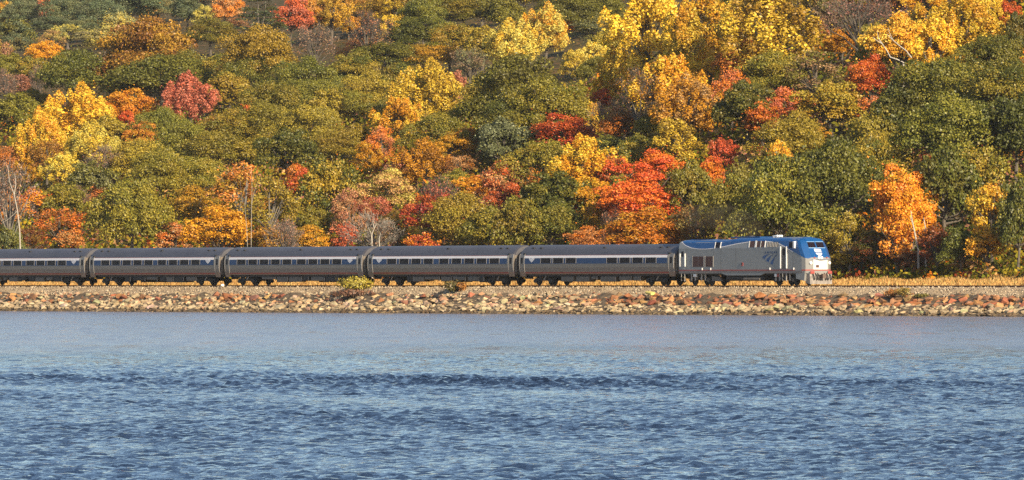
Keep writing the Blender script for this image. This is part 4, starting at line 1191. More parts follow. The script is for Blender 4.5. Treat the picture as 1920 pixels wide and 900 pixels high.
(1264, 216, 302, 84, 'poplar', 'Y', 'OL', 'yellow tree above the red orange trees right of centre'),
(952, 218, 300, 104, 'oak', 'G5', 'G4', 'silvery grey green tree left of the vivid red maple'),
# right, upper
(1440, -26, 110, 172, 'poplar', 'Y', 'OL', 'giant olive yellow tree on the top edge right of the giant yellow tree'),
(1362, -10, 45, 40, 'oak', 'G1', 'G2', 'dark green gap tree between the two giant yellow trees'),
(1556, -6, 52, 76, 'oak', 'G2', 'B', 'dull green tree on the top edge right of the olive yellow giant'),
(1615, -14, 50, 130, 'bare', 'M', 'BG', 'wide purplish brown bare tree on the top edge at right'),
(1540, 38, 62, 24, 'maple', 'O', 'P', 'tiny salmon orange tree right of the olive yellow giant'),
(1398, 78, 160, 82, 'maple', 'O', 'BR', 'rust orange round tree under the olive yellow giant'),
(1372, 128, 184, 66, 'sparse', 'O', 'P', 'thin orange tree below the rust orange round tree'),
(1452, 94, 182, 136, 'oak', 'G2', 'G3', 'dome shaped green tree right of the rust orange round tree'),
(1402, 148, 242, 112, 'oak', 'G1', 'G2', 'dark green tree above the long orange streak'),
(1528, 92, 165, 106, 'sparse', 'G2', 'B', 'thin grey green tree left of the red orange round tree'),
(1478, 166, 214, 78, 'maple', 'O', 'P', 'orange tree at the upper end of the long orange streak'),
(1428, 194, 242, 64, 'maple', 'O', 'R', 'orange tree at the lower end of the long orange streak'),
(1580, 56, 104, 72, 'maple', 'YO', 'YO', 'golden orange tree at right below the purplish bare tree'),
(1634, 104, 182, 70, 'maple', 'R', 'O', 'round red orange tree at right beside the dead branches'),
(1632, 178, 232, 56, 'sparse', 'O', 'P', 'thin orange tree below the round red orange tree'),
(1562, 148, 232, 112, 'oak', 'G3', 'OL', 'yellowish green tree left of the round red orange tree'),
(1490, 212, 280, 128, 'oak', 'G3', 'G2', 'olive green tree below the long orange streak'),
(1514, 231, 258, 62, 'maple', 'YO', 'YO', 'small golden tree just above the big dark tree over the locomotive'),
(1464, 260, 288, 38, 'maple', 'YO', 'Y', 'tiny golden tree left of the small golden tree over the locomotive'),
(1640, 40, 110, 66, 'oak', 'G2', 'G2', 'green tree behind the white dead branches at upper right'),
(1688, 26, 116, 100, 'maple', 'YO', 'Y', 'golden tree behind the white dead branches'),
(1808, -20, 110, 124, 'poplar', 'Y', 'YO', 'tall bright yellow tree at upper right'),
(1752, 26, 112, 92, 'poplar', 'Y', 'YO', 'yellow tree with pale forked limbs at upper right', 'w'),
(1855, -24, 62, 60, 'poplar', 'Y', 'Y', 'bright yellow tree on the top edge at far right'),
(1890, -2, 60, 44, 'maple', 'R', 'O', 'red orange tree in the top right corner'),
(1912, 20, 100, 56, 'oak', 'G1', 'G1', 'dark green tree on the right edge near the top'),
(1780, 90, 108, 24, 'maple', 'R', 'O', 'tiny red tree at the foot of the yellow tree with pale limbs'),
(1860, 58, 140, 130, 'oak', 'G1', 'G2', 'dark green tree below the tall bright yellow tree, far right'),
(1760, 98, 190, 168, 'oak', 'G1', 'G2', 'huge dark green oak below the yellow trees at right'),
(1870, 110, 215, 150, 'oak', 'G1', 'G3', 'huge green oak on the right with yellowish top boughs'),
(1698, 150, 246, 118, 'oak', 'G1', 'G1', 'dark green oak right of the round red orange tree'),
(1640, 196, 292, 96, 'oak', 'G3', 'G2', 'olive green oak below the thin orange tree at right'),
(1905, 170, 300, 120, 'oak', 'G1', 'G1', 'dark green oak cut by the right edge, middle'),
(1790, 176, 290, 190, 'oak', 'G1', 'G2', 'broad dark green oak in the middle of the right side'),
(1880, 228, 264, 50, 'maple', 'YO', 'Y', 'small golden tree near the right edge among dark oaks'),
(1908, 256, 292, 32, 'maple', 'O', 'YO', 'tiny orange tree near the right edge below the small golden tree'),
# right, front of the wood
(1560, 246, 430, 176, 'oak', 'G1', 'G2', 'huge dark green tree above the nose of the locomotive'),
(1462, 284, 448, 165, 'oak', 'G1', 'G2', 'huge green tree directly above the locomotive roof'),
(1396, 310, 446, 128, 'oak', 'G2', 'G2', 'green tree above the back half of the locomotive'),
(1546, 380, 500, 120, 'oak', 'G1', 'G2', 'dark green tree behind the cab of the locomotive'),
(1358, 256, 330, 46, 'maple', 'R', 'R', 'slim bright scarlet tree right of the yellow trees'),
(1334, 296, 362, 50, 'maple', 'R', 'O', 'red orange tree below the slim scarlet tree'),
(1646, 250, 385, 140, 'oak', 'G1', 'G2', 'tall dark green oak above the golden orange tree at right'),
(1775, 270, 420, 130, 'oak', 'G1', 'G1', 'tall dark green oak right of the golden orange tree'),
(1830, 264, 390, 116, 'oak', 'G2', 'OL', 'green oak with yellow tints above the yellow tree at right'),
(1690, 306, 400, 96, 'maple', 'O', 'YO', 'layered golden orange tree in front of dark oaks at right'),
(1706, 350, 420, 84, 'maple', 'YO', 'O', 'golden tree below the layered golden orange tree'),
(1684, 400, 480, 66, 'sparse', 'O', 'YO', 'small thin orange tree below the golden trees at right', 'g'),
(1756, 416, 516, 64, 'sparse', 'DR', 'BR', 'deep red brown tree at the wood edge on the right'),
(1860, 340, 428, 72, 'maple', 'Y', 'YO', 'yellow tree in front of the dark wood at far right, upper'),
(1850, 425, 506, 68, 'maple', 'YO', 'Y', 'golden yellow tree at the wood edge, far right, lower'),
(1908, 330, 516, 80, 'oak', 'G1', 'G2', 'dark green tree at the right edge reaching the grass'),
(1800, 420, 516, 70, 'oak', 'G1', 'G1', 'dark green tree between the red brown tree and the golden yellow tree'),
(1592, 396, 514, 70, 'sparse', 'G3', 'OL', 'thin olive tree just right of the locomotive nose', 'g'),
(1580, 462, 516, 56, 'maple', 'G3', 'Y', 'bushy olive yellow young tree right of the locomotive nose'),
(1640, 440, 514, 80, 'sparse', 'G1', 'DR', 'dark thin tree in the shade at the wood edge right of the nose'),
(1705, 470, 516, 60, 'sparse', 'DR', 'M', 'small dark reddish tree in the shade below the golden trees'),
# left, lower
(14, 272, 322, 60, 'sparse', 'O', 'T', 'orange tan thin tree on the left edge'),
(18, 300, 468, 74, 'bare', 'BG', 'B', 'bare grey tree with a tall white trunk at the left edge', 'g'),
(14, 360, 424, 56, 'maple', 'YO', 'O', 'golden orange tree behind the bare white trunk at the left edge'),
(66, 348, 402, 50, 'sparse', 'YO', 'R', 'thin golden and red tree right of the bare white trunk'),
(166, 231, 302, 84, 'poplar', 'Y', 'PY', 'clear yellow tree with upright sprays below the large golden tree'),
(120, 286, 346, 66, 'poplar', 'Y', 'PY', 'clear yellow tree at the lower left of the one with upright sprays'),
(88, 256, 330, 60, 'sparse', 'BR', 'OL', 'brownish thin tree between the golden and clear yellow trees at left'),
(208, 270, 312, 84, 'bare', 'M', 'M', 'maroon twiggy tree right of the clear yellow trees'),
(262, 254, 345, 120, 'oak', 'G3', 'OL', 'olive green tree right of the maroon twiggy tree'),
(172, 300, 364, 92, 'oak', 'G2', 'G5', 'light green tree below the maroon twiggy tree'),
(120, 342, 392, 84, 'oak', 'G2', 'G3', 'green tree left of the pale pink twiggy shrub tree'),
(148, 348, 388, 42, 'bare', 'T', 'M', 'small pale pink twiggy tree at lower left'),
(184, 340, 372, 46, 'sparse', 'O', 'P', 'small orange tree left of the large front oak at lower left'),
(246, 326, 462, 150, 'oak', 'G2', 'G3', 'large front oak with layered boughs behind the fourth coach'),
(300, 276, 370, 120, 'oak', 'G3', 'G2', 'yellowish green oak above the large front oak'),
(112, 384, 444, 86, 'sparse', 'BR', 'O', 'rust brown thin tree over the gap of the two leftmost coaches'),
(134, 432, 468, 48, 'maple', 'O', 'T', 'peach orange tree just over the gap of the two leftmost coaches'),
(54, 420, 468, 64, 'sparse', 'DR', 'BR', 'dark red undersized tree over the leftmost coach'),
(20, 420, 468, 54, 'oak', 'G2', 'G4', 'low green tree behind the leftmost coach at the left edge'),
(412, 242, 312, 140, 'oak', 'G3', 'G2', 'wide olive green oak below the small vivid red tree'),
(362, 288, 362, 124, 'oak', 'G2', 'G3', 'green oak above the bright golden bush tree'),
(480, 250, 310, 100, 'oak', 'G3', 'G2', 'olive green oak left of the deep shade tree'),
(624, 246, 300, 116, 'oak', 'G3', 'OL', 'gold tinted green oak right of the deep shade tree'),
(618, 290, 402, 100, 'oak', 'G1', 'G3', 'dark green oak right of the red orange slip tree'),
(455, 300, 420, 110, 'sparse', 'OL', 'O', 'thin olive orange tree with slim pale stems behind the third coach', 'w'),
(370, 350, 424, 92, 'maple', 'OL', 'YO', 'orange gold tree behind the bright golden bush tree'),
(412, 388, 468, 112, 'maple', 'YO', 'YO', 'bright golden bushy tree right above the roof of the third coach'),
(328, 418, 468, 62, 'maple', 'T', 'O', 'peach coloured tree left of the bright golden bushy tree'),
(556, 304, 372, 44, 'maple', 'R', 'O', 'slim red orange slip tree left of the dark green oak'),
(508, 326, 430, 90, 'sparse', 'G3', 'OL', 'thin yellow green tree left of the red orange slip tree', 'g'),
(505, 420, 468, 56, 'sparse', 'OL', 'YO', 'low thin golden tree above the roof of the third coach'),
(588, 424, 468, 76, 'maple', 'OL', 'YO', 'low olive gold tree above the right end of the third coach'),
(590, 384, 440, 62, 'oak', 'G2', 'G3', 'green tree just above the low olive gold tree'),
(535, 410, 468, 54, 'bare', 'BG', 'B', 'bare grey tree between the low golden and olive gold trees'),
# middle, lower
(652, 350, 444, 62, 'sparse', 'T', 'P', 'peach coloured thin tree above the gap of the second and third coaches'),
(716, 236, 302, 56, 'sparse', 'O', 'P', 'thin orange pink tree under the lower central yellow tree'),
(690, 262, 312, 56, 'poplar', 'YO', 'Y', 'gold tree left of the thin orange pink tree'),
(666, 230, 272, 80, 'oak', 'OL', 'G3', 'olive gold crown left of the lower central yellow tree'),
(760, 282, 322, 50, 'sparse', 'P', 'T', 'thin dusty pink tree left of the golden olive tree'),
(728, 318, 400, 92, 'maple', 'PY', 'T', 'pale buttery yellow tree above the second coach'),
(796, 262, 326, 88, 'poplar', 'YO', 'OL', 'golden olive tree above the pale buttery tree'),
(846, 250, 302, 72, 'maple', 'OL', 'YO', 'gold olive tree left of the orange topped tree'),
(874, 242, 278, 58, 'maple', 'O', 'YO', 'orange topped tree left of the silvery grey green tree'),
(860, 288, 330, 62, 'sparse', 'T', 'BR', 'tan thin tree above the round orange dome tree'),
(700, 364, 424, 66, 'sparse', 'P', 'C', 'pinkish red thin tree left of the crimson tree'),
(805, 356, 448, 84, 'maple', 'C', 'R', 'deep crimson tree above the second coach'),
(822, 330, 372, 76, 'bare', 'P', 'M', 'pink grey twiggy tree just above the deep crimson tree'),
(745, 392, 452, 70, 'sparse', 'OL', 'BR', 'thin olive and brown tree left of the deep crimson tree'),
(648, 414, 468, 46, 'sparse', 'R', 'P', 'low red bushy tree above the right end of the third coach'),
(702, 396, 468, 92, 'bare', 'BG', 'M', 'bare grey tree with white trunk left of the deep crimson tree', 'w'),
(885, 328, 368, 60, 'maple', 'YO', 'O', 'round bright orange dome tree above the second coach'),
(866, 358, 460, 130, 'oak', 'OL', 'G3', 'big olive brown oak above the right half of the second coach'),
(922, 384, 468, 104, 'oak', 'G2', 'G3', 'green oak above the gap of the first and second coaches'),
(942, 298, 362, 84, 'sparse', 'T', 'R', 'rust pink thin tree right of the round orange dome tree'),
(960, 336, 376, 74, 'maple', 'P', 'R', 'dusty pink red tree right of the round orange dome tree, lower'),
(852, 316, 352, 50, 'oak', 'G2', 'G3', 'small green tree left of the round orange dome tree'),
(785, 432, 468, 60, 'sparse', 'C', 'O', 'low dark crimson tree above the roof of the second coach'),
(1020, 254, 334, 150, 'oak', 'G2', 'G3', 'dull green oak directly below the vivid red maple'),
(1006, 310, 350, 40, 'sparse', 'O', 'BR', 'tiny rust orange tree below the dull green oak'),
(1038, 318, 400, 118, 'oak', 'G1', 'G2', 'dark green oak left of the golden tree over the first coach'),
(1034, 374, 468, 140, 'oak', 'G1', 'G2', 'dark green oak right above the left half of the first coach'),
(974, 364, 468, 96, 'oak', 'G2', 'G1', 'green oak above the left end of the first coach'),
(1100, 258, 352, 118, 'poplar', 'YO', 'Y', 'large golden tree above the first coach'),
(1098, 332, 378, 92, 'poplar', 'YO', 'Y', 'golden tree at the foot of the large golden tree'),
(1112, 370, 434, 46, 'poplar', 'YO', 'Y', 'narrow hanging golden tree above the first coach', 'g'),
(1108, 424, 468, 78, 'maple', 'O', 'T', 'peach orange tree right above the roof of the first coach'),
(1150, 254, 292, 92, 'oak', 'G2', 'G4', 'green oak right of the large golden tree'),
(1190, 248, 310, 64, 'oak', 'G1', 'G2', 'dark green oak left of the yellow tree above the red orange trees'),
(1154, 292, 356, 62, 'maple', 'R', 'BR', 'rusty red tree right of the large golden tree'),
(1234, 282, 346, 92, 'maple', 'R', 'O', 'red orange tree under the yellow tree right of centre'),
(1198, 328, 406, 128, 'maple', 'R', 'O', 'fiery orange red tree above the right half of the first coach'),
(1212, 390, 468, 132, 'maple', 'O', 'YO', 'glowing orange tree right above the roof of the first coach'),
(1164, 326, 384, 50, 'oak', 'G2', 'OL', 'small green tree left of the fiery orange red tree'),
(1150, 392, 468, 44, 'bare', 'B', 'DR', 'dark bare tree between the peach orange and glowing orange trees', 'd'),
(1296, 296, 400, 78, 'oak', 'G2', 'G3', 'green oak right of the fiery orange red tree'),
(1306, 374, 446, 72, 'sparse', 'BR', 'G2', 'brown thin tree above the rear of the locomotive'),
]
PLACED = []
TOPS = [
(60, -60, 6, 110, 'oak', 'G4', 'G4', 'blue green crown cut by the top edge at far left'), (165, -58, 4, 110, 'oak', 'G4', 'G5', 'blue green crown cut by the top edge right of the salmon pink tree'),
(270, -62, 4, 110, 'oak', 'G4', 'G4', 'blue green crown cut by the top edge above the straw yellow tree'), (385, -60, 12, 90, 'oak', 'G4', 'T', 'dull crown cut by the top edge left of the dark conifer'),
(600, -60, 10, 90, 'maple', 'O', 'YO', 'orange crown cut by the top edge above the peach gold tree'), (690, -64, 20, 90, 'oak', 'BR', 'OL', 'rust crown cut by the top edge above the pale pink bare tree'),
(810, -66, 4, 110, 'oak', 'G2', 'OL', 'green crown cut by the top edge right of the wide golden tree'), (905, -60, 0, 110, 'oak', 'G1', 'G2', 'dark green crown cut by the top edge above the olive gold tree'),
(985, -60, 12, 90, 'oak', 'G2', 'OL', 'green crown cut by the top edge above the lemon tree'), (1090, -64, 6, 110, 'oak', 'G2', 'G1', 'green crown cut by the top edge left of the giant yellow tree'),
(1365, -70, 30, 90, 'poplar', 'Y', 'OL', 'yellow crown cut by the top edge between the two giant yellow trees'), (1525, -64, 20, 100, 'poplar', 'Y', 'OL', 'yellow crown cut by the top edge right of the olive yellow giant'),
(1580, -50, 26, 80, 'oak', 'G2', 'BR', 'green and rust crown cut by the top edge left of the purplish bare tree'), (1680, -56, 28, 100, 'oak', 'BR', 'M', 'rust crown cut by the top edge right of the purplish bare tree'),
(1740, -40, 40, 80, 'poplar', 'YO', 'Y', 'golden crown cut by the top edge left of the tall bright yellow tree'), (1900, -64, 10, 90, 'oak', 'BR', 'O', 'rust crown cut by the top edge in the right corner'),
]
for t_ in TOPS: tree(*t_)
for i_, t_ in enumerate(TREES): tree(*t_[:8], bark=t_[8] if len(t_) > 8 else 'n', near=NEARER[i_] if i_ < len(NEARER) else 0.0)

# trees wedged between the crowns above, mostly hidden: nothing tells these apart
def hidden_trees():
    rf = random.Random(77); n = 0
    kinds = [('oak', 'G1', 'G2', 5), ('oak', 'G2', 'G3', 5), ('sparse', 'BR', 'OL', 2), ('maple', 'OL', 'G3', 2), ('sparse', 'T', 'M', 1), ('maple', 'YO', 'O', 1)]
    bag = [k for k in kinds for _ in range(k[3])]
    for gu in np.arange(-330, 70, 5.2):
        for gp in np.arange(17, 150, 5.2):
            u_ = gu + rf.uniform(-1.6, 1.6); p_ = gp + rf.uniform(-1.6, 1.6)
            X_, Y_ = xy_of(u_, p_); gz = float(ground(u_, p_))
            if abs(X_ / Y_) > .073 or (HOR - (gz + 3 - CAM_H) * F / Y_) < -40: continue
            if any((u_ - a_) ** 2 + (p_ - b_) ** 2 < (max(2.6, 1.05 * c_ + 1.2)) ** 2 for a_, b_, c_, e_ in PLACED): continue
            st, ca, cb, _ = rf.choice(bag)
            aw, ah, ac, (cm, tm) = rf.choice([k for k in ARCH[st] if k[0] > 4.5])
            wm = rf.uniform(4.5, 6.5); ht = rf.uniform(3.6, 5.2)
            PLACED.append((u_, p_, wm / 2, ht))
            o = thing('autumn_tree', 'half hidden tree wedged between larger crowns on the wooded slope', 'tree', (float(X_), float(Y_), gz), rf.uniform(0, 6.28), 'half hidden trees between larger crowns')
            o.scale = (wm / aw, wm / aw, ht / (ah + ac))
            t = link('trunk', tm, o); t.color = (*BARKS['n'], 1)
            c = link('crown', cm, o); k = rf.uniform(.85, 1.1)
            c['leaf_a'] = [v * k for v in PAL[ca]]; c['leaf_b'] = [v * k for v in PAL[cb]]; n += 1
    print('hidden trees', n)
#hidden_trees()

# slim white stems and dead limbs that stand out from the wood
def snag(name, label, pts_list, d_off, col, r0, cat='dead tree'):
    x0, y0 = pts_list[0][0]
    d0 = next(float(d) for d in np.arange(560, 2600, 1.0) if up_of(*at(x0, 300, d)[:2])[1] >= 13.0) + d_off
    q = at(x0, y0, d0)
    o = thing(name, label, cat, (float(q[0]), float(q[1]), float(q[2])))
    for i, pts in enumerate(pts_list):
        V = []; Fc = []
        P3 = [at(px, py, d0 + (k * .4 if i else 0)) - q for k, (px, py) in enumerate(pts)]
        if i == 0:
            uu, pp = up_of(q[0], q[1]); P3 = [np.array([0, 0, float(ground(uu, pp)) - q[2] - .3])] + P3
        n_ = len(P3)
        rad = [r0 * (1 - .75 * k / max(n_ - 1, 1)) * (1 if i == 0 else .55) for k in range(n_)]
        tube_np(V, Fc, P3, rad, 6)
        b = link('trunk' if i == 0 else 'branch', mesh_np('limb', np.array(V), Fc, BARK, True), o); b.color = (*col, 1)
    return o
WB = (.34, .30, .25)
snag('slender_tree', 'tall slim white trunk rising left of centre behind the third coach', [[(471, 466), (471.5, 420), (472, 385), (473, 350), (472, 315)], [(472, 385), (476, 362), (482, 345)]], 1.0, (.26, .23, .19), .05)
snag('slender_tree', 'shorter slim white trunk beside the tall one behind the third coach', [[(464, 462), (463, 430), (460, 395), (457, 370)]], 1.6, (.26, .23, .19), .045)
snag('dead_tree', 'leaning white dead trunk at the left edge behind the leftmost coach', [[(38, 464), (37, 430), (33, 395), (27, 365), (18, 340), (15, 310)], [(33, 395), (20, 408), (2, 420)], [(27, 365), (30, 345), (28, 325)]], -1.4, WB, .10)
snag('dead_tree', 'forked white trunk above the gap of the second and third coaches', [[(698, 466), (697, 440), (702, 428), (706, 420)], [(697, 440), (692, 430), (690, 422)], [(702, 428), (699, 418), (700, 408)]], -1.0, WB, .12)
snag('slender_tree', 'pale stem right of the forked white trunk', [[(712, 466), (711, 448), (714, 436)]], -.9, WB, .09)
snag('slender_tree', 'pale trunk under the golden trees at right of the locomotive', [[(1722, 470), (1716, 440), (1711, 415), (1708, 395)], [(1716, 440), (1713, 425), (1706, 405)]], 1.5, (.36, .32, .27), .12)
snag('slender_tree', 'second pale trunk under the golden trees at right', [[(1736, 440), (1735, 425), (1732, 408)]], 1.8, (.36, .32, .27), .11)

# white dead limbs high on the right, in front of the golden trees
def hill_dist(x, y, extra):
    for d in np.arange(600, 2600, 1.0):
        q = at(x, y, d); uu, p = up_of(q[0], q[1])
        if p > 13 and q[2] - float(ground(uu, p)) < extra: return float(d)
    return 900.0
dd = hill_dist(1690, 115, 7.0)
def limb_tree(name, label, lists, d, col, r0):
    x0, y0 = lists[0][0]; q = at(x0, y0, d); uu, pp = up_of(q[0], q[1]); gz = float(ground(uu, pp))
    o = thing(name, label, 'dead tree', (float(q[0]), float(q[1]), gz)); base = np.array([q[0], q[1], gz])
    for i, pts in enumerate(lists):
        P3 = [at(px, py, d - .3 * k) - base for k, (px, py) in enumerate(pts)]
        if i == 0: P3 = [np.array([0, 0, -.4])] + P3
        V = []; Fc = []; tube_np(V, Fc, P3, [r0 * (1 - .7 * k / (len(P3) - 1)) * (1 if i == 0 else .7) for k in range(len(P3))], 6)
        b = link('trunk' if i == 0 else 'branch', mesh_np('limb', np.array(V), Fc, BARK, True), o); b.color = (*col, 1)
limb_tree('dead_tree', 'white dead tree with two long curved bare limbs at upper right',
          [[(1695, 117), (1682, 111), (1670, 107), (1664, 95), (1655, 82), (1645, 76), (1638, 70)], [(1655, 82), (1648, 72), (1646, 58)], [(1710, 108), (1700, 95), (1688, 86), (1676, 76), (1670, 64), (1666, 52)], [(1676, 76), (1670, 70), (1664, 64)]], dd, (.36, .32, .27), .10)

# undergrowth along the foot of the wood: low leafy brush nobody could count
def brush():
    r = np.random.default_rng(21)
    n = 11000
    u = r.uniform(-330, 75, n); p = 12.6 + np.where(r.random(n) < .3, r.exponential(10, n), r.uniform(0, 135, n))
    cen = []; nr = []; col = []
    pal = np.array([PAL['G2'], PAL['G3'], PAL['BR'], PAL['OL'], PAL['G1'], PAL['M'], PAL['T'], PAL['O'], PAL['DR']])
    wts = np.array([.24, .16, .11, .10, .20, .07, .04, .03, .05]); wts /= wts.sum()
    for i in range(n):
        x, y = xy_of(u[i], p[i]); z = float(ground(u[i], p[i]))
        if abs(x / y) > .0775 or HOR - (z - CAM_H) * F / y < -30: continue
        k = int(r.integers(20, 34)); s = r.uniform(.7, 1.7) if p[i] < 20 else r.uniform(1.3, 2.9)
        d = r.normal(size=(k, 3)); d /= np.linalg.norm(d, axis=1, keepdims=True); d[:, 2] = np.abs(d[:, 2])
        cen.append(np.array([float(x), float(y), z]) + d * s * r.uniform(.5, 1.05, (k, 1)) * np.array([1, 1, .95])); nr.append(d + r.normal(size=(k, 3)) * .5)
        c = pal[r.choice(len(pal), p=wts)]
        col.append(np.tile(c, (k, 1)) * r.uniform(.6, 1.35, (k, 1)))
    cen = np.concatenate(cen); nr = np.concatenate(nr); col = np.concatenate(col)
    me = leaf_mesh('undergrowth', cen, nr, (.22 + .06 * (cen[:, 2] > 6)) * r.uniform(.7, 1.3, len(cen)), np.zeros(len(cen)), r)
    me.materials.clear(); me.materials.append(BRUSH)
    a = me.attributes.new('tint', 'FLOAT_COLOR', 'FACE'); a.data.foreach_set('color', np.concatenate([col, np.ones((len(col), 1))], 1).astype(np.float32).ravel())
    tag(link('undergrowth', me), kind='stuff')
def tint_material(name):
    m = bpy.data.materials.new(name); m.use_nodes = True
    n = m.node_tree.nodes; l = m.node_tree.links; n.remove(n['Principled BSDF'])
    a = n.new('ShaderNodeAttribute'); a.attribute_name = 'tint'
    d = n.new('ShaderNodeBsdfDiffuse'); t = n.new('ShaderNodeBsdfTranslucent'); s = n.new('ShaderNodeMixShader'); s.inputs[0].default_value = .25
    l.new(a.outputs['Color'], d.inputs[0]); l.new(a.outputs['Color'], t.inputs[0]); l.new(d.outputs[0], s.inputs[1]); l.new(t.outputs[0], s.inputs[2])
    l.new(s.outputs[0], n['Material Output'].inputs['Surface'])
    return m
BRUSH = tint_material('brush_leaf')
brush()
# the wood goes on past the frame on every side
def woodland():
    r = np.random.default_rng(41); cen = []; nr = []; col = []
    pal = np.array([PAL[k] for k in ('G1', 'G2', 'G2', 'G3', 'G1', 'OL', 'BR', 'YO', 'O', 'Y', 'G4')])
    for gu in np.arange(-820, 170, 8.0):
        for gp in np.arange(19, 300, 8.0):
            u_ = gu + r.uniform(-3, 3); p_ = gp + r.uniform(-3, 3); x, y = xy_of(u_, p_); z = float(ground(u_, p_))
            if y < 500 or .0705 < abs(x / y) < .0785 or (abs(x / y) < .0785 and HOR - (z + .5 - CAM_H) * F / y > -4): continue
            if abs(x / y) > .112: continue
            k = 62; d = r.normal(size=(k, 3)); d /= np.linalg.norm(d, axis=1, keepdims=True); d[:, 2] = np.abs(d[:, 2])
            cen.append(np.array([float(x), float(y), z + 3.0]) + d * r.uniform(.75, 1.05, (k, 1)) * np.array([4.2, 4.2, r.uniform(3.5, 6)]))
            nr.append(d + r.normal(size=(k, 3)) * .5); col.append(np.tile(pal[r.integers(0, len(pal))], (k, 1)) * r.uniform(.7, 1.3, (k, 1)))
    cen = np.concatenate(cen); nr = np.concatenate(nr); col = np.concatenate(col)
    me = leaf_mesh('woodland', cen, nr, r.uniform(.24, .42, len(cen)), np.zeros(len(cen)), r)
    me.materials.clear(); me.materials.append(BRUSH)
    a = me.attributes.new('tint', 'FLOAT_COLOR', 'FACE'); a.data.foreach_set('color', np.concatenate([col, np.ones((len(col), 1))], 1).astype(np.float32).ravel())
    tag(link('far_woodland', me), kind='stuff')
woodland()

# dry golden grass behind the track
def blades(name, u, p, hmin, hmax, width, pal, seed, kind='stuff', parent=None):
    r = np.random.default_rng(seed); n = len(u)
    x, y = xy_of(u, p); z = ground(u, p)
    h = r.uniform(hmin, hmax, n) * (0.75 + .25 * np.sin(u * .9 + p) * np.sin(u * .31 + 2))
    a = r.uniform(0, 6.28, n); lean = r.normal(0, .28, (n, 2)) * h[:, None]
    w = width * r.uniform(.6, 1.4, n)
    dx, dy = np.cos(a) * w, np.sin(a) * w
    b0 = np.stack([x - dx, y - dy, z - .05], -1); b1 = np.stack([x + dx, y + dy, z - .05], -1)
    m0 = np.stack([x - dx * .7 + lean[:, 0] * .4, y - dy * .7 + lean[:, 1] * .4, z + h * .6], -1); m1 = np.stack([x + dx * .7 + lean[:, 0] * .4, y + dy * .7 + lean[:, 1] * .4, z + h * .6], -1)
    tp = np.stack([x + lean[:, 0], y + lean[:, 1], z + h], -1)
    v = np.stack([b0, b1, m1, tp, m0], 1).reshape(-1, 3)
    f = np.arange(5 * n, dtype=np.int32).reshape(-1, 5)
    me = mesh_np(name, v, f, GRASS)
    col = np.array(pal)[r.integers(0, len(pal), n)] * r.uniform(.7, 1.3, (n, 1))
    at_ = me.attributes.new('tint', 'FLOAT_COLOR', 'FACE'); at_.data.foreach_set('color', np.concatenate([col, np.ones((n, 1))], 1).astype(np.float32).ravel())
    o = link(name, me, parent)
    if kind: tag(o, kind=kind)
    return o
GRASS = tint_material('dry_grass_blade')
r_ = np.random.default_rng(8); ng = 70000
ug = r_.uniform(-175, 85, ng); pg = 2.7 + 11.5 * r_.random(ng) ** .8
blades('dry_grass', ug, pg, .18, .60, .055, [(.54, .31, .11), (.48, .27, .09), (.57, .36, .15), (.43, .24, .08), (.38, .28, .10)], 9)

# shrubs and weeds on the bank
def shrub(name, label, cat, u, p, w, h, a, b, n, seed, stems=7, spiky=False):
    r = np.random.default_rng(seed)
    x, y = xy_of(u, p); z = float(ground(u, p))
    o = thing(name, label, cat, (float(x), float(y), z))
    V = []; Fc = []; tips = []
    for k in range(stems):
        ang = r.uniform(0, 6.28); s = r.uniform(.2, .9)
        e = np.array([math.cos(ang) * w / 2 * s, math.sin(ang) * w / 2 * s, h * (1 - .45 * s * s) * r.uniform(.75, 1.0)])
        tube_np(V, Fc, [(0, 0, -.2), e * [.35, .35, .55], e], [.05, .035, .012], 4); tips.append(e)
    tm = link('stem', mesh_np('stem', np.array(V), Fc, BARK), o); tm.color = (.14, .09, .05, 1)
    tips = np.array(tips)
    pk = r.integers(0, stems, n); t = r.uniform(.35, 1.05, n)[:, None]
    cen = tips[pk] * np.concatenate([t, t, t ** .8], 1) + r.normal(size=(n, 3)) * np.array([.14 * w, .14 * w, .10 * h])
    cen[:, 2] = np.maximum(cen[:, 2], .05)
    nr = cen - np.array([0, 0, h * .3]) + r.normal(size=(n, 3)) * .5
    sz = (.12 if not spiky else .16) * r.uniform(.7, 1.4, n)
    cm = link('foliage', leaf_mesh('foliage', cen, nr, sz, r.random(n), r, .5 if not spiky else .22), o)
    cm['leaf_a'] = list(PAL[a]) if isinstance(a, str) else list(a); cm['leaf_b'] = list(PAL[b]) if isinstance(b, str) else list(b)
    return o
def u_of_px(x, p):
    lo, hi = -400.0, 200.0
    for _ in range(60):
        m_ = (lo + hi) / 2; q = xy_of(m_, p)
        if q[0] / q[1] * F + 960 < x: lo = m_
        else: hi = m_
    return lo
shrub('bank_shrub', 'yellow green bush on the ballast before the gap of the second and third coaches', 'bush', u_of_px(668, -3.0), -3.0, 3.4, 1.55, 'G3', (.30, .25, .03), 1500, 5, 12)
shrub('bank_shrub', 'low reddish brown brush on the rocks under the yellow green bush', 'bush', u_of_px(660, -4.4), -4.4, 4.2, .8, (.20, .09, .05), (.12, .07, .04), 900, 6, 12)
shrub('bank_shrub', 'small round dark olive bush on the ballast before the second coach', 'bush', u_of_px(852, -3.0), -3.0, 1.9, 1.15, (.09, .085, .02), (.16, .10, .03), 1100, 7, 9)
shrub('bank_shrub', 'orange brown weed touching the right side of the dark olive bush', 'bush', u_of_px(866, -2.9), -2.9, 1.0, .8, (.38, .17, .04), (.30, .14, .04), 350, 12, 6)
shrub('weed_clump', 'orange brown weed clump on the bank right of the locomotive', 'weeds', u_of_px(1672, -3.9), -3.9, 1.5, .65, (.42, .17, .04), (.30, .15, .05), 420, 13, 8, True)
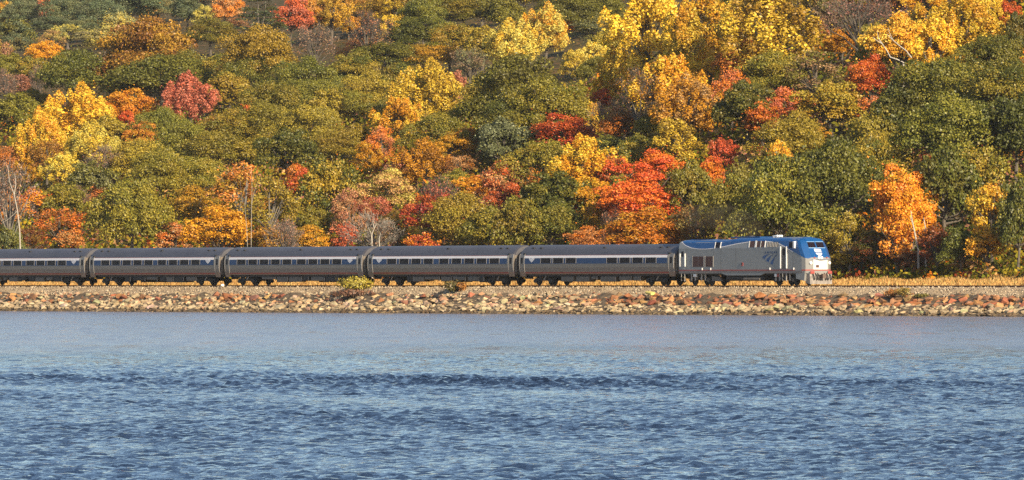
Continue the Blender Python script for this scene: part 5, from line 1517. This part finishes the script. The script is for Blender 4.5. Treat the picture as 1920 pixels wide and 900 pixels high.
shrub('weed_clump', 'taller olive orange weed clump right of the orange brown one on the bank', 'weeds', u_of_px(1694, -3.9), -3.9, 1.3, .85, (.32, .19, .04), (.20, .17, .04), 420, 14, 8, True)
shrub('weed_clump', 'olive weed tuft on the bank nearer the right edge, above red rocks', 'weeds', u_of_px(1728, -4.1), -4.1, 1.2, .4, (.25, .20, .05), (.17, .16, .04), 260, 15, 7, True)
# two odd bits that catch the eye: a yellow block on the rocks and a white ball by the rails
b = MB(); b.box(-.45, .45, -.25, .25, 0, .26, .07)
q = u_of_px(1219, -4.5); xq, yq = xy_of(q, -4.5)
o = b.build('yellow_block', mat('worn_yellow', (.55, .44, .12), .7, noise=.2, scale=3)); o.location = (float(xq), float(yq), float(ground(q, -4.5)) + .42); o.rotation_euler = (.1, .12, trk_rz)
tag(o, 'yellow block lying on the red rocks below the first coach', 'block')
import bmesh
bm = bmesh.new(); bmesh.ops.create_uvsphere(bm, u_segments=12, v_segments=8, radius=.17)
for v_ in bm.verts: v_.co.z *= .9; v_.co.x *= 1.08
me = bpy.data.meshes.new('white_ball'); bm.to_mesh(me); bm.free(); me.materials.append(mat('white_plastic', (.8, .78, .72), .4))
q = u_of_px(417, -1.9); xq, yq = xy_of(q, -1.9)
o = link('white_ball', me); o.location = (float(xq), float(yq), 2.66); tag(o, 'white ball beside the rail below the gap of the third and fourth coaches', 'ball')

# diesel exhaust hanging over the back of the locomotive
bm = bmesh.new()
for cx_, cz_, rx_, rz_ in ((9.2, 5.3, 1.3, .8), (7.4, 5.9, 2.2, 1.1), (4.9, 6.3, 2.8, 1.3), (2.0, 6.4, 2.6, 1.2)):
    bmesh.ops.create_icosphere(bm, subdivisions=3, radius=1.0, matrix=Matrix.Translation((cx_, 0, cz_)) @ Matrix.Diagonal((rx_, 1.5, rz_, 1)))
me = bpy.data.meshes.new('exhaust_smoke'); bm.to_mesh(me); bm.free()
sm_ = bpy.data.materials.new('exhaust_air'); sm_.use_nodes = True; hn = sm_.node_tree.nodes; hn.remove(hn['Principled BSDF'])
pv = hn.new('ShaderNodeVolumePrincipled'); pv.inputs['Color'].default_value = (.20, .16, .11, 1); pv.inputs['Density'].default_value = .08
sm_.node_tree.links.new(pv.outputs[0], hn['Material Output'].inputs['Volume']); me.materials.append(sm_)
so = link('exhaust_smoke', me); xs0, ys0 = xy_of(PITCH / 2 + .15, 0); so.location = (float(xs0), float(ys0), RAIL_Z); so.rotation_euler = (0, 0, trk_rz); tag(so, kind='stuff')

# ------------------------------------------------------------------ thin autumn haze over the river
hz = MB(); hz.box(-3400, 3400, -1000, 3900, -4.2, 150)
hm = bpy.data.materials.new('haze_air'); hm.use_nodes = True; hn = hm.node_tree.nodes
hn.remove(hn['Principled BSDF']); pv = hn.new('ShaderNodeVolumePrincipled')
pv.inputs['Color'].default_value = (0.86, 0.90, 0.97, 1); pv.inputs['Density'].default_value = 0.000024
hm.node_tree.links.new(pv.outputs[0], hn['Material Output'].inputs['Volume'])
tag(hz.build('haze', hm), kind='stuff')
